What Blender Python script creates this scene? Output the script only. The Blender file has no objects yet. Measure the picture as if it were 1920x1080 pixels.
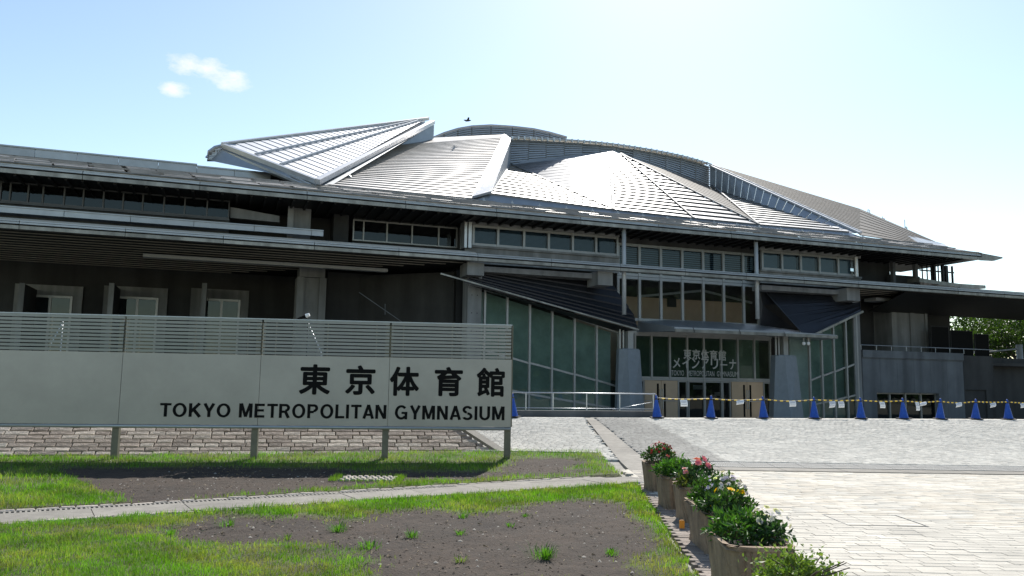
import bpy, math, random
import numpy as np
from mathutils import Vector, noise as mnoise

R = math.radians
random.seed(7); rng = np.random.default_rng(7)
scn = bpy.context.scene
col = scn.collection

# ------------------------------------------------------------------ camera
F = 1493.0; TH = math.atan(180 / F); RO = 0.015           # focal in pixels of the 1920 wide photo, pitch, roll
CAM = np.array([0, 0, 1.6])
_f = np.array([0, math.cos(TH), math.sin(TH)]); _r0 = np.array([1., 0, 0]); _u0 = np.array([0, -math.sin(TH), math.cos(TH)])
_r = _r0 * math.cos(RO) + _u0 * math.sin(RO); _u = _u0 * math.cos(RO) - _r0 * math.sin(RO)
cd = bpy.data.cameras.new('camera'); cam = bpy.data.objects.new('camera', cd); col.objects.link(cam)
cd.sensor_width = 36; cd.lens = 36 * F / 1920; cd.clip_end = 3000; cd.clip_start = 0.05
from mathutils import Matrix
cam.matrix_world = Matrix(((_r[0], _u[0], -_f[0], CAM[0]), (_r[1], _u[1], -_f[1], CAM[1]), (_r[2], _u[2], -_f[2], CAM[2]), (0, 0, 0, 1)))
scn.camera = cam

# ------------------------------------------------------------------ light
SUN_EL, SUN_AZ = 42.5, 12.0                                 # azimuth from +Y towards +X
world = bpy.data.worlds.new('World'); scn.world = world; world.use_nodes = True
wn, wl = world.node_tree.nodes, world.node_tree.links
wn.clear()
out = wn.new('ShaderNodeOutputWorld'); bg = wn.new('ShaderNodeBackground'); sky = wn.new('ShaderNodeTexSky')
sky.sky_type = 'NISHITA'; sky.sun_disc = False; sky.sun_elevation = R(SUN_EL); sky.sun_rotation = R(SUN_AZ)
sky.altitude = 30; sky.air_density = 1.0; sky.dust_density = .30; sky.ozone_density = 2.0
bg.inputs[1].default_value = 0.138
# two small fair-weather clouds, by direction
tc = wn.new('ShaderNodeTexCoord')
def cloud_dir(px, py):
    d = _f + _r * (px - 960) / F - _u * (py - 540) / F
    return d / np.linalg.norm(d)
nz = wn.new('ShaderNodeTexNoise'); nz.inputs['Scale'].default_value = 34; nz.inputs['Detail'].default_value = 7; nz.inputs['Roughness'].default_value = .62
mp = wn.new('ShaderNodeMapping'); mp.inputs['Scale'].default_value = (1, 1, 2.0)
wl.new(tc.outputs['Generated'], mp.inputs[0]); wl.new(mp.outputs[0], nz.inputs[0])
masks = []
for (px, py, rx) in ((350, 120, .026), (395, 132, .030), (440, 150, .028), (322, 165, .020)):
    d = cloud_dir(px, py)
    vm = wn.new('ShaderNodeVectorMath'); vm.operation = 'SUBTRACT'; vm.inputs[1].default_value = d
    wl.new(tc.outputs['Generated'], vm.inputs[0])
    sc_ = wn.new('ShaderNodeVectorMath'); sc_.operation = 'MULTIPLY'; sc_.inputs[1].default_value = (1, 1, 1.75)
    wl.new(vm.outputs[0], sc_.inputs[0])
    ln = wn.new('ShaderNodeVectorMath'); ln.operation = 'LENGTH'; wl.new(sc_.outputs[0], ln.inputs[0])
    mr = wn.new('ShaderNodeMapRange'); mr.inputs[1].default_value = rx * 1.35; mr.inputs[2].default_value = 0; mr.inputs[3].default_value = 0; mr.inputs[4].default_value = 1
    wl.new(ln.outputs['Value'], mr.inputs[0]); masks.append(mr.outputs[0])
s = masks[0]
for m_ in masks[1:]:
    mx = wn.new('ShaderNodeMath'); mx.operation = 'MAXIMUM'; wl.new(s, mx.inputs[0]); wl.new(m_, mx.inputs[1]); s = mx.outputs[0]
ad = wn.new('ShaderNodeMath'); ad.operation = 'MULTIPLY_ADD'; wl.new(s, ad.inputs[0]); ad.inputs[1].default_value = .62; wl.new(nz.outputs[0], ad.inputs[2])
cr = wn.new('ShaderNodeMapRange'); cr.inputs[1].default_value = .74; cr.inputs[2].default_value = 1.42; wl.new(ad.outputs[0], cr.inputs[0])
gt = wn.new('ShaderNodeMath'); gt.operation = 'MULTIPLY'; gt.use_clamp = True; wl.new(cr.outputs[0], gt.inputs[0])
cl = wn.new('ShaderNodeMath'); cl.operation = 'GREATER_THAN'; cl.inputs[1].default_value = .01; wl.new(s, cl.inputs[0]); wl.new(cl.outputs[0], gt.inputs[1])
mixc = wn.new('ShaderNodeMixRGB'); mixc.inputs[2].default_value = (7.2, 6.6, 6.3, 1)
wb = wn.new('ShaderNodeMixRGB'); wb.blend_type = 'MULTIPLY'; wb.inputs[0].default_value = 1; wb.inputs[2].default_value = (1.14, 1.07, .93, 1)   # white balance of the sky
wl.new(sky.outputs[0], wb.inputs[1]); wl.new(gt.outputs[0], mixc.inputs[0]); wl.new(wb.outputs[0], mixc.inputs[1])
wl.new(mixc.outputs[0], bg.inputs[0]); wl.new(bg.outputs[0], out.inputs[0])

sl = bpy.data.lights.new('sun', 'SUN'); sl.energy = 5.0; sl.angle = R(.53); sl.color = (1, .955, .88)
sun = bpy.data.objects.new('sun', sl); col.objects.link(sun)
sd = Vector((math.sin(R(SUN_AZ)) * math.cos(R(SUN_EL)), math.cos(R(SUN_AZ)) * math.cos(R(SUN_EL)), math.sin(R(SUN_EL))))
sun.rotation_euler = sd.to_track_quat('Z', 'Y').to_euler(); sun.location = (0, 0, 60)
vs = scn.view_settings
vs.view_transform = 'Standard'; vs.look = 'None'; vs.exposure = 0.46; vs.gamma = 1; vs.use_curve_mapping = False
scn.cycles.use_denoising = True
scn.cycles.max_bounces = 8; scn.cycles.transparent_max_bounces = 16

# ------------------------------------------------------------------ helpers
def ray(px, py): return _f + _r * (px - 960) / F - _u * (py - 540) / F
def gp(px, py, z=0.0):                                       # pixel of the photo -> point on a level plane
    d = ray(px, py); t = (z - CAM[2]) / d[2]; return CAM + t * d
AL = math.atan(.36)
UX = np.array([math.cos(AL), math.sin(AL), 0]); NX = np.array([-math.sin(AL), math.cos(AL), 0]); ORG = np.array([0, 42., 0])
def bp(px, py, v):                                           # pixel -> building-local point on the plane at depth v
    d = ray(px, py); t = (v - (CAM - ORG) @ NX) / (d @ NX); p = CAM + t * d - ORG
    return np.array([p @ UX, v, p[2]])
def bw(u, v, z): return ORG + UX * u + NX * v + np.array([0, 0, z])   # building-local -> world

class MB:
    def __init__(s): s.v = []; s.f = []
    def add(s, vs, fs):
        o = len(s.v); s.v += [tuple(map(float, p)) for p in vs]; s.f += [tuple(i + o for i in f) for f in fs]; return s
    def box(s, a, b):
        x0, y0, z0 = [min(a[i], b[i]) for i in range(3)]; x1, y1, z1 = [max(a[i], b[i]) for i in range(3)]
        return s.add([(x0, y0, z0), (x1, y0, z0), (x1, y1, z0), (x0, y1, z0), (x0, y0, z1), (x1, y0, z1), (x1, y1, z1), (x0, y1, z1)],
                     [(0, 3, 2, 1), (4, 5, 6, 7), (0, 1, 5, 4), (1, 2, 6, 5), (2, 3, 7, 6), (3, 0, 4, 7)])
    def prism(s, poly, vec):                                 # polygon swept along vec
        n = len(poly); vec = np.array(vec, float)
        A = [np.array(p, float) for p in poly]; B = [p + vec for p in A]
        fs = [tuple(range(n - 1, -1, -1)), tuple(range(n, 2 * n))] + [(i, (i + 1) % n, n + (i + 1) % n, n + i) for i in range(n)]
        return s.add(A + B, fs)
    def beam(s, a, b, w, h, up=(0, 0, 1)):                   # rectangular bar from a to b
        a, b = np.array(a, float), np.array(b, float); d = b - a; d /= np.linalg.norm(d); up = np.array(up, float)
        x = np.cross(d, up); x /= max(np.linalg.norm(x), 1e-9); y = np.cross(x, d)
        q = [(-w / 2, -h / 2), (w / 2, -h / 2), (w / 2, h / 2), (-w / 2, h / 2)]
        return s.prism([a + x * i + y * j for i, j in q], b - a)
    def tube(s, pts, r, n=8):
        pts = [np.array(p, float) for p in pts]; rs = r if isinstance(r, (list, tuple)) else [r] * len(pts)
        V = []; Fc = []
        for k, p in enumerate(pts):
            d = pts[min(k + 1, len(pts) - 1)] - pts[max(k - 1, 0)]; d /= np.linalg.norm(d)
            up = np.array([0, 0, 1.]) if abs(d[2]) < .9 else np.array([1., 0, 0])
            x = np.cross(d, up); x /= np.linalg.norm(x); y = np.cross(x, d)
            V += [p + rs[k] * (x * math.cos(2 * math.pi * i / n) + y * math.sin(2 * math.pi * i / n)) for i in range(n)]
        for k in range(len(pts) - 1):
            for i in range(n): Fc.append((k * n + i, k * n + (i + 1) % n, (k + 1) * n + (i + 1) % n, (k + 1) * n + i))
        Fc += [tuple(range(n - 1, -1, -1)), tuple(range((len(pts) - 1) * n, len(pts) * n))]
        return s.add(V, Fc)
    def lap(s, q, s0, s1, t, nrm=None):                      # one lapped sheet between fractions s0..s1 of quad q (bl,br,tr,tl)
        bl, br, tr, tl = [np.array(p, float) for p in q]
        if nrm is None:
            nrm = np.cross(br - bl + tr - tl, (tl + tr) / 2 - (bl + br) / 2); nrm /= np.linalg.norm(nrm)
            if nrm[2] < 0: nrm = -nrm
        L = lambda k: bl + (tl - bl) * k
        Q = lambda k: br + (tr - br) * k
        a, b, c, d = L(s0), Q(s0), Q(s1), L(s1)
        V = [a + nrm * t, b + nrm * t, c, d, a - nrm * t * .5, b - nrm * t * .5, c - nrm * t * .5, d - nrm * t * .5]
        return s.add(V, [(0, 1, 2, 3), (4, 5, 1, 0), (5, 6, 2, 1), (7, 4, 0, 3), (7, 6, 5, 4)])
    def build(s, name, mat, parent=None, smooth=False, loc=None):
        me = bpy.data.meshes.new(name); me.from_pydata(s.v, [], s.f); me.materials.append(mat)
        if smooth: me.polygons.foreach_set('use_smooth', [True] * len(me.polygons))
        me.update(); return link(name, me, parent, loc)
def link(name, me, parent=None, loc=None):
    o = bpy.data.objects.new(name, me); col.objects.link(o)
    if parent is not None: o.parent = parent
    if loc is not None: o.location = tuple(map(float, loc))
    return o
def tag(o, label, cat, group=None):
    o['label'] = label; o['category'] = cat
    if group: o['group'] = group
    return o
def struct(o): o['kind'] = 'structure'; return o
def stuff(o): o['kind'] = 'stuff'; return o
def empty(name, loc=(0, 0, 0), rz=0):
    o = bpy.data.objects.new(name, None); col.objects.link(o); o.location = tuple(map(float, loc)); o.rotation_euler = (0, 0, rz)
    o.empty_display_size = .2; return o
def np_mesh(name, V, Fc, mat, parent=None, cols=None):       # big triangle/quad soups
    V = np.asarray(V, np.float32).reshape(-1, 3); Fc = np.asarray(Fc, np.int32); k = Fc.shape[1]
    me = bpy.data.meshes.new(name); me.vertices.add(len(V)); me.vertices.foreach_set('co', V.ravel())
    me.loops.add(Fc.size); me.loops.foreach_set('vertex_index', Fc.ravel())
    me.polygons.add(len(Fc)); me.polygons.foreach_set('loop_start', np.arange(0, Fc.size, k, dtype=np.int32))
    me.update(calc_edges=True); me.materials.append(mat)
    if cols is not None:
        a = me.color_attributes.new('tint', 'FLOAT_COLOR', 'POINT')
        c = np.ones((len(V), 4), np.float32); c[:, :3] = cols; a.data.foreach_set('color', c.ravel())
    return link(name, me, parent)

# ------------------------------------------------------------------ materials
def mat(name, c, rough=.6, metal=0, var=.0, scale=4, bump=0, bscale=40, spec=.5, streak=None, attr=None, rand=0, coat=0, stain=0):
    m = bpy.data.materials.new(name); m.use_nodes = True; n, l = m.node_tree.nodes, m.node_tree.links
    b = n['Principled BSDF']; b.inputs['Roughness'].default_value = rough; b.inputs['Metallic'].default_value = metal
    b.inputs['Specular IOR Level'].default_value = spec; b.inputs['Base Color'].default_value = (*c, 1)
    if coat: b.inputs['Coat Weight'].default_value = coat
    t = n.new('ShaderNodeTexCoord'); src = None
    if attr:
        a = n.new('ShaderNodeAttribute'); a.attribute_name = attr; src = a.outputs['Color']
    if var or rand or streak or stain:
        base = n.new('ShaderNodeRGB'); base.outputs[0].default_value = (*c, 1); cur = src or base.outputs[0]
        if var:
            z = n.new('ShaderNodeTexNoise'); z.inputs['Scale'].default_value = scale; z.inputs['Detail'].default_value = 8; z.inputs['Roughness'].default_value = .65
            l.new(t.outputs['Object'], z.inputs[0])
            mr = n.new('ShaderNodeMapRange'); mr.inputs[1].default_value = .28; mr.inputs[2].default_value = .72; mr.inputs[3].default_value = 1 - var; mr.inputs[4].default_value = 1 + var
            l.new(z.outputs[0], mr.inputs[0])
            h = n.new('ShaderNodeVectorMath'); h.operation = 'SCALE'; l.new(cur, h.inputs[0]); l.new(mr.outputs[0], h.inputs['Scale']); cur = h.outputs[0]
        if streak:                                           # rain streaks and grime, stretched along z
            mpn = n.new('ShaderNodeMapping'); mpn.inputs['Scale'].default_value = streak; l.new(t.outputs['Object'], mpn.inputs[0])
            z = n.new('ShaderNodeTexNoise'); z.inputs['Scale'].default_value = 1; z.inputs['Detail'].default_value = 6; l.new(mpn.outputs[0], z.inputs[0])
            mr = n.new('ShaderNodeMapRange'); mr.inputs[1].default_value = .35; mr.inputs[2].default_value = .65; mr.inputs[3].default_value = .62; mr.inputs[4].default_value = 1.08
            l.new(z.outputs[0], mr.inputs[0])
            h = n.new('ShaderNodeVectorMath'); h.operation = 'SCALE'; l.new(cur, h.inputs[0]); l.new(mr.outputs[0], h.inputs['Scale']); cur = h.outputs[0]
        if stain:                                            # broad uneven weathering across neighbouring pieces
            ge = n.new('ShaderNodeNewGeometry'); z = n.new('ShaderNodeTexNoise'); z.inputs['Scale'].default_value = .9; z.inputs['Detail'].default_value = 9; z.inputs['Roughness'].default_value = .68; l.new(ge.outputs['Position'], z.inputs[0])
            mr = n.new('ShaderNodeMapRange'); mr.inputs[1].default_value = .34; mr.inputs[2].default_value = .62; mr.inputs[3].default_value = 1 - stain; mr.inputs[4].default_value = 1.04; l.new(z.outputs[0], mr.inputs[0])
            h = n.new('ShaderNodeVectorMath'); h.operation = 'SCALE'; l.new(cur, h.inputs[0]); l.new(mr.outputs[0], h.inputs['Scale']); cur = h.outputs[0]
        if rand:
            oi = n.new('ShaderNodeObjectInfo'); mr = n.new('ShaderNodeMapRange'); mr.inputs[3].default_value = 1 - rand; mr.inputs[4].default_value = 1 + rand
            l.new(oi.outputs['Random'], mr.inputs[0])
            h = n.new('ShaderNodeVectorMath'); h.operation = 'SCALE'; l.new(cur, h.inputs[0]); l.new(mr.outputs[0], h.inputs['Scale']); cur = h.outputs[0]
        l.new(cur, b.inputs['Base Color'])
    elif src: l.new(src, b.inputs['Base Color'])
    if bump:
        z = n.new('ShaderNodeTexNoise'); z.inputs['Scale'].default_value = bscale; z.inputs['Detail'].default_value = 8; l.new(t.outputs['Object'], z.inputs[0])
        bu = n.new('ShaderNodeBump'); bu.inputs['Strength'].default_value = bump; bu.inputs['Distance'].default_value = .02
        l.new(z.outputs[0], bu.inputs['Height']); l.new(bu.outputs[0], b.inputs['Normal'])
    return m
def leafmat(name, c, tr=.35, attr=None, rough=.5):
    m = mat(name, c, rough=rough, attr=attr, spec=.35); n, l = m.node_tree.nodes, m.node_tree.links
    b = n['Principled BSDF']; o = n['Material Output']; t = n.new('ShaderNodeBsdfTranslucent'); mx = n.new('ShaderNodeMixShader'); mx.inputs[0].default_value = tr
    t.inputs[0].default_value = (*c, 1)
    if attr:
        a = n.new('ShaderNodeAttribute'); a.attribute_name = attr
        g = n.new('ShaderNodeVectorMath'); g.operation = 'MULTIPLY'; g.inputs[1].default_value = (1.35, 1.6, .5); l.new(a.outputs['Color'], g.inputs[0]); l.new(g.outputs[0], t.inputs[0])
    l.new(b.outputs[0], mx.inputs[1]); l.new(t.outputs[0], mx.inputs[2]); l.new(mx.outputs[0], o.inputs[0]); return m
def glassmat(name, tint, refl=1.0, opac=0.0, body=(.03, .04, .04)):
    m = bpy.data.materials.new(name); m.use_nodes = True; n, l = m.node_tree.nodes, m.node_tree.links; n.clear()
    o = n.new('ShaderNodeOutputMaterial'); tr = n.new('ShaderNodeBsdfTransparent'); tr.inputs[0].default_value = (*tint, 1)
    df = n.new('ShaderNodeBsdfDiffuse'); df.inputs[0].default_value = (*body, 1)
    m0 = n.new('ShaderNodeMixShader'); m0.inputs[0].default_value = opac; l.new(tr.outputs[0], m0.inputs[1]); l.new(df.outputs[0], m0.inputs[2])
    g = n.new('ShaderNodeBsdfGlossy'); g.inputs['Roughness'].default_value = .02; g.inputs[0].default_value = (refl * .8, refl * .85, refl * .8, 1)
    fr = n.new('ShaderNodeFresnel'); fr.inputs[0].default_value = 1.5
    tcn = n.new('ShaderNodeTexCoord'); z = n.new('ShaderNodeTexNoise'); z.inputs['Scale'].default_value = .9; l.new(tcn.outputs['Object'], z.inputs[0])
    bu = n.new('ShaderNodeBump'); bu.inputs['Strength'].default_value = .05; bu.inputs['Distance'].default_value = .05; l.new(z.outputs[0], bu.inputs['Height']); l.new(bu.outputs[0], g.inputs['Normal'])
    mx = n.new('ShaderNodeMixShader'); l.new(fr.outputs[0], mx.inputs[0]); l.new(m0.outputs[0], mx.inputs[1]); l.new(g.outputs[0], mx.inputs[2]); l.new(mx.outputs[0], o.inputs[0])
    return m
M = dict(
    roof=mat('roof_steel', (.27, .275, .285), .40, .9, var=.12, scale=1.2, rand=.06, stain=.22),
    roof_kite=mat('roof_steel_glare', (.66, .665, .68), .55, .9, var=.08, scale=1.2, rand=.06),  # roof steel lightened so its colour carries the sun glare on the kite
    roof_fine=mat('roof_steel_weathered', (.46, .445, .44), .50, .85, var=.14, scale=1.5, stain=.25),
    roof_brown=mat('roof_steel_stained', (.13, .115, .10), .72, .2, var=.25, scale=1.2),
    roof_blue=mat('parapet_steel', (.35, .37, .39), .45, .7, var=.12, scale=1.5, rand=.08),
    ridge=mat('fold_strip_grey', (.17, .175, .18), .6, .4),
    louvre_back=mat('louvre_backing', (.20, .205, .21), .7),
    rim=mat('rim_steel', (.58, .58, .58), .42, .85, var=.1, scale=2),
    louvre=mat('louvre_steel', (.44, .46, .48), .45, .6, var=.12, scale=2),
    fascia=mat('eave_fascia_metal', (.31, .30, .27), .42, .5, var=.16, scale=1.6, streak=(2.2, 2.2, .6), rand=.10),
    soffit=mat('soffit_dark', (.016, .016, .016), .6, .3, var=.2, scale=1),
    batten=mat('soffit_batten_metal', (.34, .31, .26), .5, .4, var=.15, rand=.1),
    darkroof=mat('dark_sheet_roof', (.030, .033, .042), .42, .5, var=.2, scale=1.5, rand=.12),
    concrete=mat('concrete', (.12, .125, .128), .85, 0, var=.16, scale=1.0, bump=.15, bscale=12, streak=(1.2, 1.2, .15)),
    concrete_shade=mat('concrete_shaded', (.046, .046, .045), .85, 0, var=.22, scale=.8, bump=.15, bscale=12, streak=(1.0, 1.0, .12)),  # concrete with the deep shade under eaves and canopies put into its colour
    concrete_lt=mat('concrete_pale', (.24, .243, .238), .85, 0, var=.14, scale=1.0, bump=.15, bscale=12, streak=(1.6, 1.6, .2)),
    terrace=mat('terrace_concrete', (.130, .140, .150), .85, 0, var=.16, scale=1.0, bump=.15, bscale=12, streak=(1.2, 1.2, .15)),
    curtain_dk=mat('entrance_lining', (.05, .085, .065), .75, var=.3, scale=.9),
    pier=mat('pier_granite', (.19, .215, .24), .6, 0, var=.12, scale=3, bump=.1, bscale=60),
    mull=mat('mullion_aluminium', (.36, .36, .35), .45, .6, var=.1, scale=3),
    mull_dk=mat('mullion_dark', (.09, .09, .09), .5, .4),
    steelcol=mat('column_paint', (.42, .44, .45), .45, .2, var=.1),
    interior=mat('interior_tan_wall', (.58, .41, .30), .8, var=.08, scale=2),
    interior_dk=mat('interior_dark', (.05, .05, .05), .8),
    blind=mat('window_blind', (.26, .37, .45), .7, var=.06),
    curtain=mat('glass_wall_lining', (.27, .36, .345), .75, var=.35, scale=.7),
    door=mat('door_steel_bronze', (.50, .375, .26), .42, .25, var=.12, scale=1.2),
    black=mat('black_metal', (.008, .008, .008), .8, spec=.1),
    sign=mat('sign_stainless', (.345, .335, .31), .40, .42, var=.05, scale=.6, stain=.10),
    slat=mat('sign_slat_metal', (.38, .41, .43), .38, .5, var=.06, rand=.05),
    signpost=mat('sign_post_metal', (.17, .16, .12), .55, .4, var=.2, scale=6),
    letter=mat('letter_black', (.006, .006, .006), .75, spec=.15),
    glass_letter=mat('glass_letter', (.46, .46, .44), .5),
    white=mat('white_letter', (.78, .78, .76), .5),
    rail=mat('rail_stainless', (.40, .42, .44), .35, .9),
    cone=mat('cone_blue', (.008, .06, .33), .5, 0, var=.30, scale=9),
    conebase=mat('cone_base_black', (.012, .013, .018), .7),
    yellow=mat('bar_yellow', (.75, .50, .03), .5), barblack=mat('bar_black', (.015, .015, .015), .5),
    paper=mat('notice_paper', (.80, .80, .80), .7, rand=.05), ink=mat('notice_ink', (.22, .22, .30), .7),
    stone=mat('bank_stone', (.24, .20, .17), .9, 0, var=.36, scale=7, bump=.9, bscale=26, rand=.22),
    stone_pale=mat('bank_stone_pale', (.37, .325, .28), .9, 0, var=.32, scale=7, bump=.9, bscale=26, rand=.15),
    mortar=mat('dark_joint', (.045, .042, .038), .95, var=.3, scale=6),
    paver=mat('pale_paver', (.50, .465, .40), .85, 0, var=.12, scale=6, bump=.25, bscale=90, rand=.13, stain=.22),
    paver_mass=mat('pale_paver_far', (.44, .42, .39), .85, 0, var=.08, scale=9, attr='tint', stain=.22),
    sett=mat('granite_sett', (.40, .395, .38), .85, 0, var=.08, scale=14, attr='tint', stain=.15),
    joint=mat('paving_joint', (.27, .255, .225), .95, var=.25, scale=5),
    slab=mat('path_slab', (.245, .225, .195), .9, 0, var=.22, scale=5, bump=.3, bscale=80, rand=.08, stain=.25),
    grating=mat('drain_grating', (.38, .365, .335), .8, var=.15, scale=9),
    soil=mat('soil', (.060, .052, .046), .95, 0, var=.45, scale=14, bump=1.0, bscale=45, attr='tint', stain=.45),
    grass=leafmat('grass_blades', (.12, .2, .03), .45, attr='tint'),
    leaf=leafmat('planter_leaves', (.05, .11, .03), .3, attr='tint'),
    petal=leafmat('petals', (.5, .1, .1), .3, attr='tint', rough=.7),
    treeleaf=leafmat('tree_leaves', (.05, .1, .025), .35, attr='tint'),
    bark=mat('bark', (.09, .07, .05), .9, bump=.6, bscale=20),
    planter=mat('planter_concrete', (.30, .215, .145), .9, 0, var=.30, scale=6, bump=.7, bscale=40, streak=(9, 9, 1.0), rand=.12),
    earth=mat('earth_far', (.16, .16, .13), .95, var=.2, scale=.3),
    crumb=mat('soil_litter', (.1, .08, .06), .95, attr='tint'),
    glass=glassmat('glass_clear', (.78, .82, .82)),
    glass_up=glassmat('glass_upper', (.45, .52, .56), 1.0, .15, (.02, .035, .05)),
    glass_dk=glassmat('glass_dark', (.35, .40, .42), 1.0, .25, (.01, .012, .015)),
    glass_gr=glassmat('glass_green', (.78, .86, .82), 1.0, .10, (.05, .08, .07)),
    bird=mat('bird_plumage', (.03, .025, .025), .8),
)

# ------------------------------------------------------------------ the lie of the land
def crest(x): return 25.38 + .26 * x
def ground_z(x, y):
    c = crest(x); t = (y - 16.3) / (c - 16.3)
    if t <= 0: return 0.0
    if t < 1: return .55 * (t * .75 + .25 * t * t * (3 - 2 * t))
    w = min(1, (y - c) / 9.0); w = w * w * (3 - 2 * w)
    return .55 - .80 * w
g = MB(); g.add([(-700, -300, -.6), (700, -300, -.6), (700, 1400, -.6), (-700, 1400, -.6)], [(0, 1, 2, 3)])
struct(g.build('ground', M['earth']))
# plaza bed (what shows in the joints between setts and pavers)
nx, ny = 50, 60; xs = np.linspace(-3.2, 46, nx); ys = np.concatenate([np.linspace(3, 16, 10), np.linspace(16.3, 62, ny - 10)])
V = [(x, y, ground_z(x, y) - .045) for y in ys for x in xs]
Fq = [(j * nx + i, j * nx + i + 1, (j + 1) * nx + i + 1, (j + 1) * nx + i) for j in range(ny - 1) for i in range(nx - 1)]
plaza = np_mesh('plaza', V, Fq, M['joint']); struct(plaza)

# ------------------------------------------------------------------ paving
def side(p, a, b): return (b[0] - a[0]) * (p[1] - a[1]) - (b[1] - a[1]) * (p[0] - a[0])
L1 = (gp(1190, 892), gp(1116, 812, .30)); L2 = (gp(1230, 870, .05), gp(1141, 804, .38)); L3 = (gp(1380, 870, .04), gp(1232, 796, .45))
def slope_basis(x, y):
    e = .05; gx = (ground_z(x + e, y) - ground_z(x - e, y)) / (2 * e); gy = (ground_z(x, y + e) - ground_z(x, y - e)) / (2 * e); return gx, gy
def block(x, y, w, d, z, h, ch, tilt=(0, 0)):               # chamfered paving block, centre x,y, top at z
    o = []
    for (a, zz) in ((1, z - h), (1, z - ch)):
        o += [(x - w / 2, y - d / 2, zz), (x + w / 2, y - d / 2, zz), (x + w / 2, y + d / 2, zz), (x - w / 2, y + d / 2, zz)]
    w2, d2 = w - 2 * ch, d - 2 * ch
    o += [(x + sx * w2 / 2, y + sy * d2 / 2, z + tilt[0] * sx + tilt[1] * sy) for sx, sy in ((-1, -1), (1, -1), (1, 1), (-1, 1))]
    f = [(0, 1, 5, 4), (1, 2, 6, 5), (2, 3, 7, 6), (3, 0, 4, 7), (4, 5, 9, 8), (5, 6, 10, 9), (6, 7, 11, 10), (7, 4, 8, 11), (8, 9, 10, 11)]
    return o, f
# granite setts and small pavers of the upper plaza: thousands, one mass each
SV, SF, SC = [], [], []; PV, PF, PC = [], [], []
y = 17.25; row = 0
while y < 31.5:
    far = max(0, (y - 17) / 14); d = .115 + .075 * far; x = -1.6 + random.uniform(0, .2)
    while x < 26:
        w = random.uniform(.12, .19) + .07 * far
        cx = x + w / 2
        if y < crest(cx) + .7 and cx / y < .92 and not (cx < 2.05 and y < 18.3):
            p = (cx, y)
            if side(p, *L1) > 0 or side(p, *L3) < 0: kind = 0
            elif side(p, *L2) < 0: kind = 1
            else: kind = 2
            z = ground_z(cx, y)
            if kind == 0:
                o, f = block(cx, y, w - .009, d - .009, z + random.uniform(-.0009, .0009), .05, .003, (random.uniform(-.0006, .0006), random.uniform(-.0008, .0008)))
                k = len(SV); SV += o; SF += [tuple(i + k for i in q) for q in f]; t = random.uniform(.84, 1.08); SC += [(.55 * t, .525 * t, .47 * t)] * 12
            elif kind == 1:
                o, f = block(cx, y, w - .010, d - .010, z, .05, .006)
                k = len(PV); PV += o; PF += [tuple(i + k for i in q) for q in f]; t = random.uniform(.85, 1.1); PC += [(.36 * t, .34 * t, .305 * t)] * 12
        x += w
    y += d; row += 1
o = np_mesh('granite_setts', SV, SF, M['sett'], plaza, SC); stuff(o)
o = np_mesh('small_pavers', PV, PF, M['paver_mass'], plaza, PC); stuff(o)
# smooth slab strip between the setts and the small pavers
def strip_pt(k, t):
    a, b = (L1 if k == 0 else L2); p = a + (b - a) * t; return p
a0, a1 = L1[0], L1[1]; b0, b1 = L2[0], L2[1]
def lin(a, b, yy): t = (yy - a[1]) / (b[1] - a[1]); return a[0] + (b[0] - a[0]) * t
yy = 13.3
while yy < 25.4:
    y2 = yy + 1.18
    q = []
    for (yv) in (yy + .006, y2 - .006):
        xl = lin(a0, a1, max(yv, 14.7)) + .04; xr = lin(b0, b1, max(yv, 15)) - .02 if yv > 15 else 2.95
        q.append((xl, xr, yv))
    (l0, r0, ya), (l1, r1, yb) = q
    top = [(l0, ya), (r0, ya), (r1, yb), (l1, yb)]
    m = MB(); vs_ = [(px, py, ground_z(px, py) - .05) for px, py in top] + [(px, py, ground_z(px, py) + .002) for px, py in top]
    m.add(vs_, [(4, 5, 6, 7), (0, 1, 5, 4), (1, 2, 6, 5), (2, 3, 7, 6), (3, 0, 4, 7)])
    m.build('paving_slab', M['slab'], plaza); yy = y2
# cross drain: concrete strip slabs and slotted gratings
x = 3.0
k = 0
while x < 20:
    m = MB(); m.box((x + .006, 15.82, -.05), (x + 1.194, 16.38, .0)); m.build('drain_kerb_slab', M['slab'], plaza)
    for h in (0, .6):
        m = MB(); m.box((x + h + .004, 16.40, -.03), (x + h + .596, 16.47, .012)); m.box((x + h + .004, 16.98, -.03), (x + h + .596, 17.05, .035))
        for i in range(12): m.add([(x + h + .01 + i * .049, 16.47, .012), (x + h + .036 + i * .049, 16.47, .012), (x + h + .036 + i * .049, 16.98, .034), (x + h + .01 + i * .049, 16.98, .034),
                                   (x + h + .01 + i * .049, 16.47, -.03), (x + h + .036 + i * .049, 16.47, -.03), (x + h + .036 + i * .049, 16.98, -.03), (x + h + .01 + i * .049, 16.98, -.03)],
                                  [(0, 1, 2, 3), (4, 5, 1, 0), (5, 6, 2, 1), (7, 4, 0, 3)])
        m.build('drain_grating', M['grating'], plaza)
    x += 1.2
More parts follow.
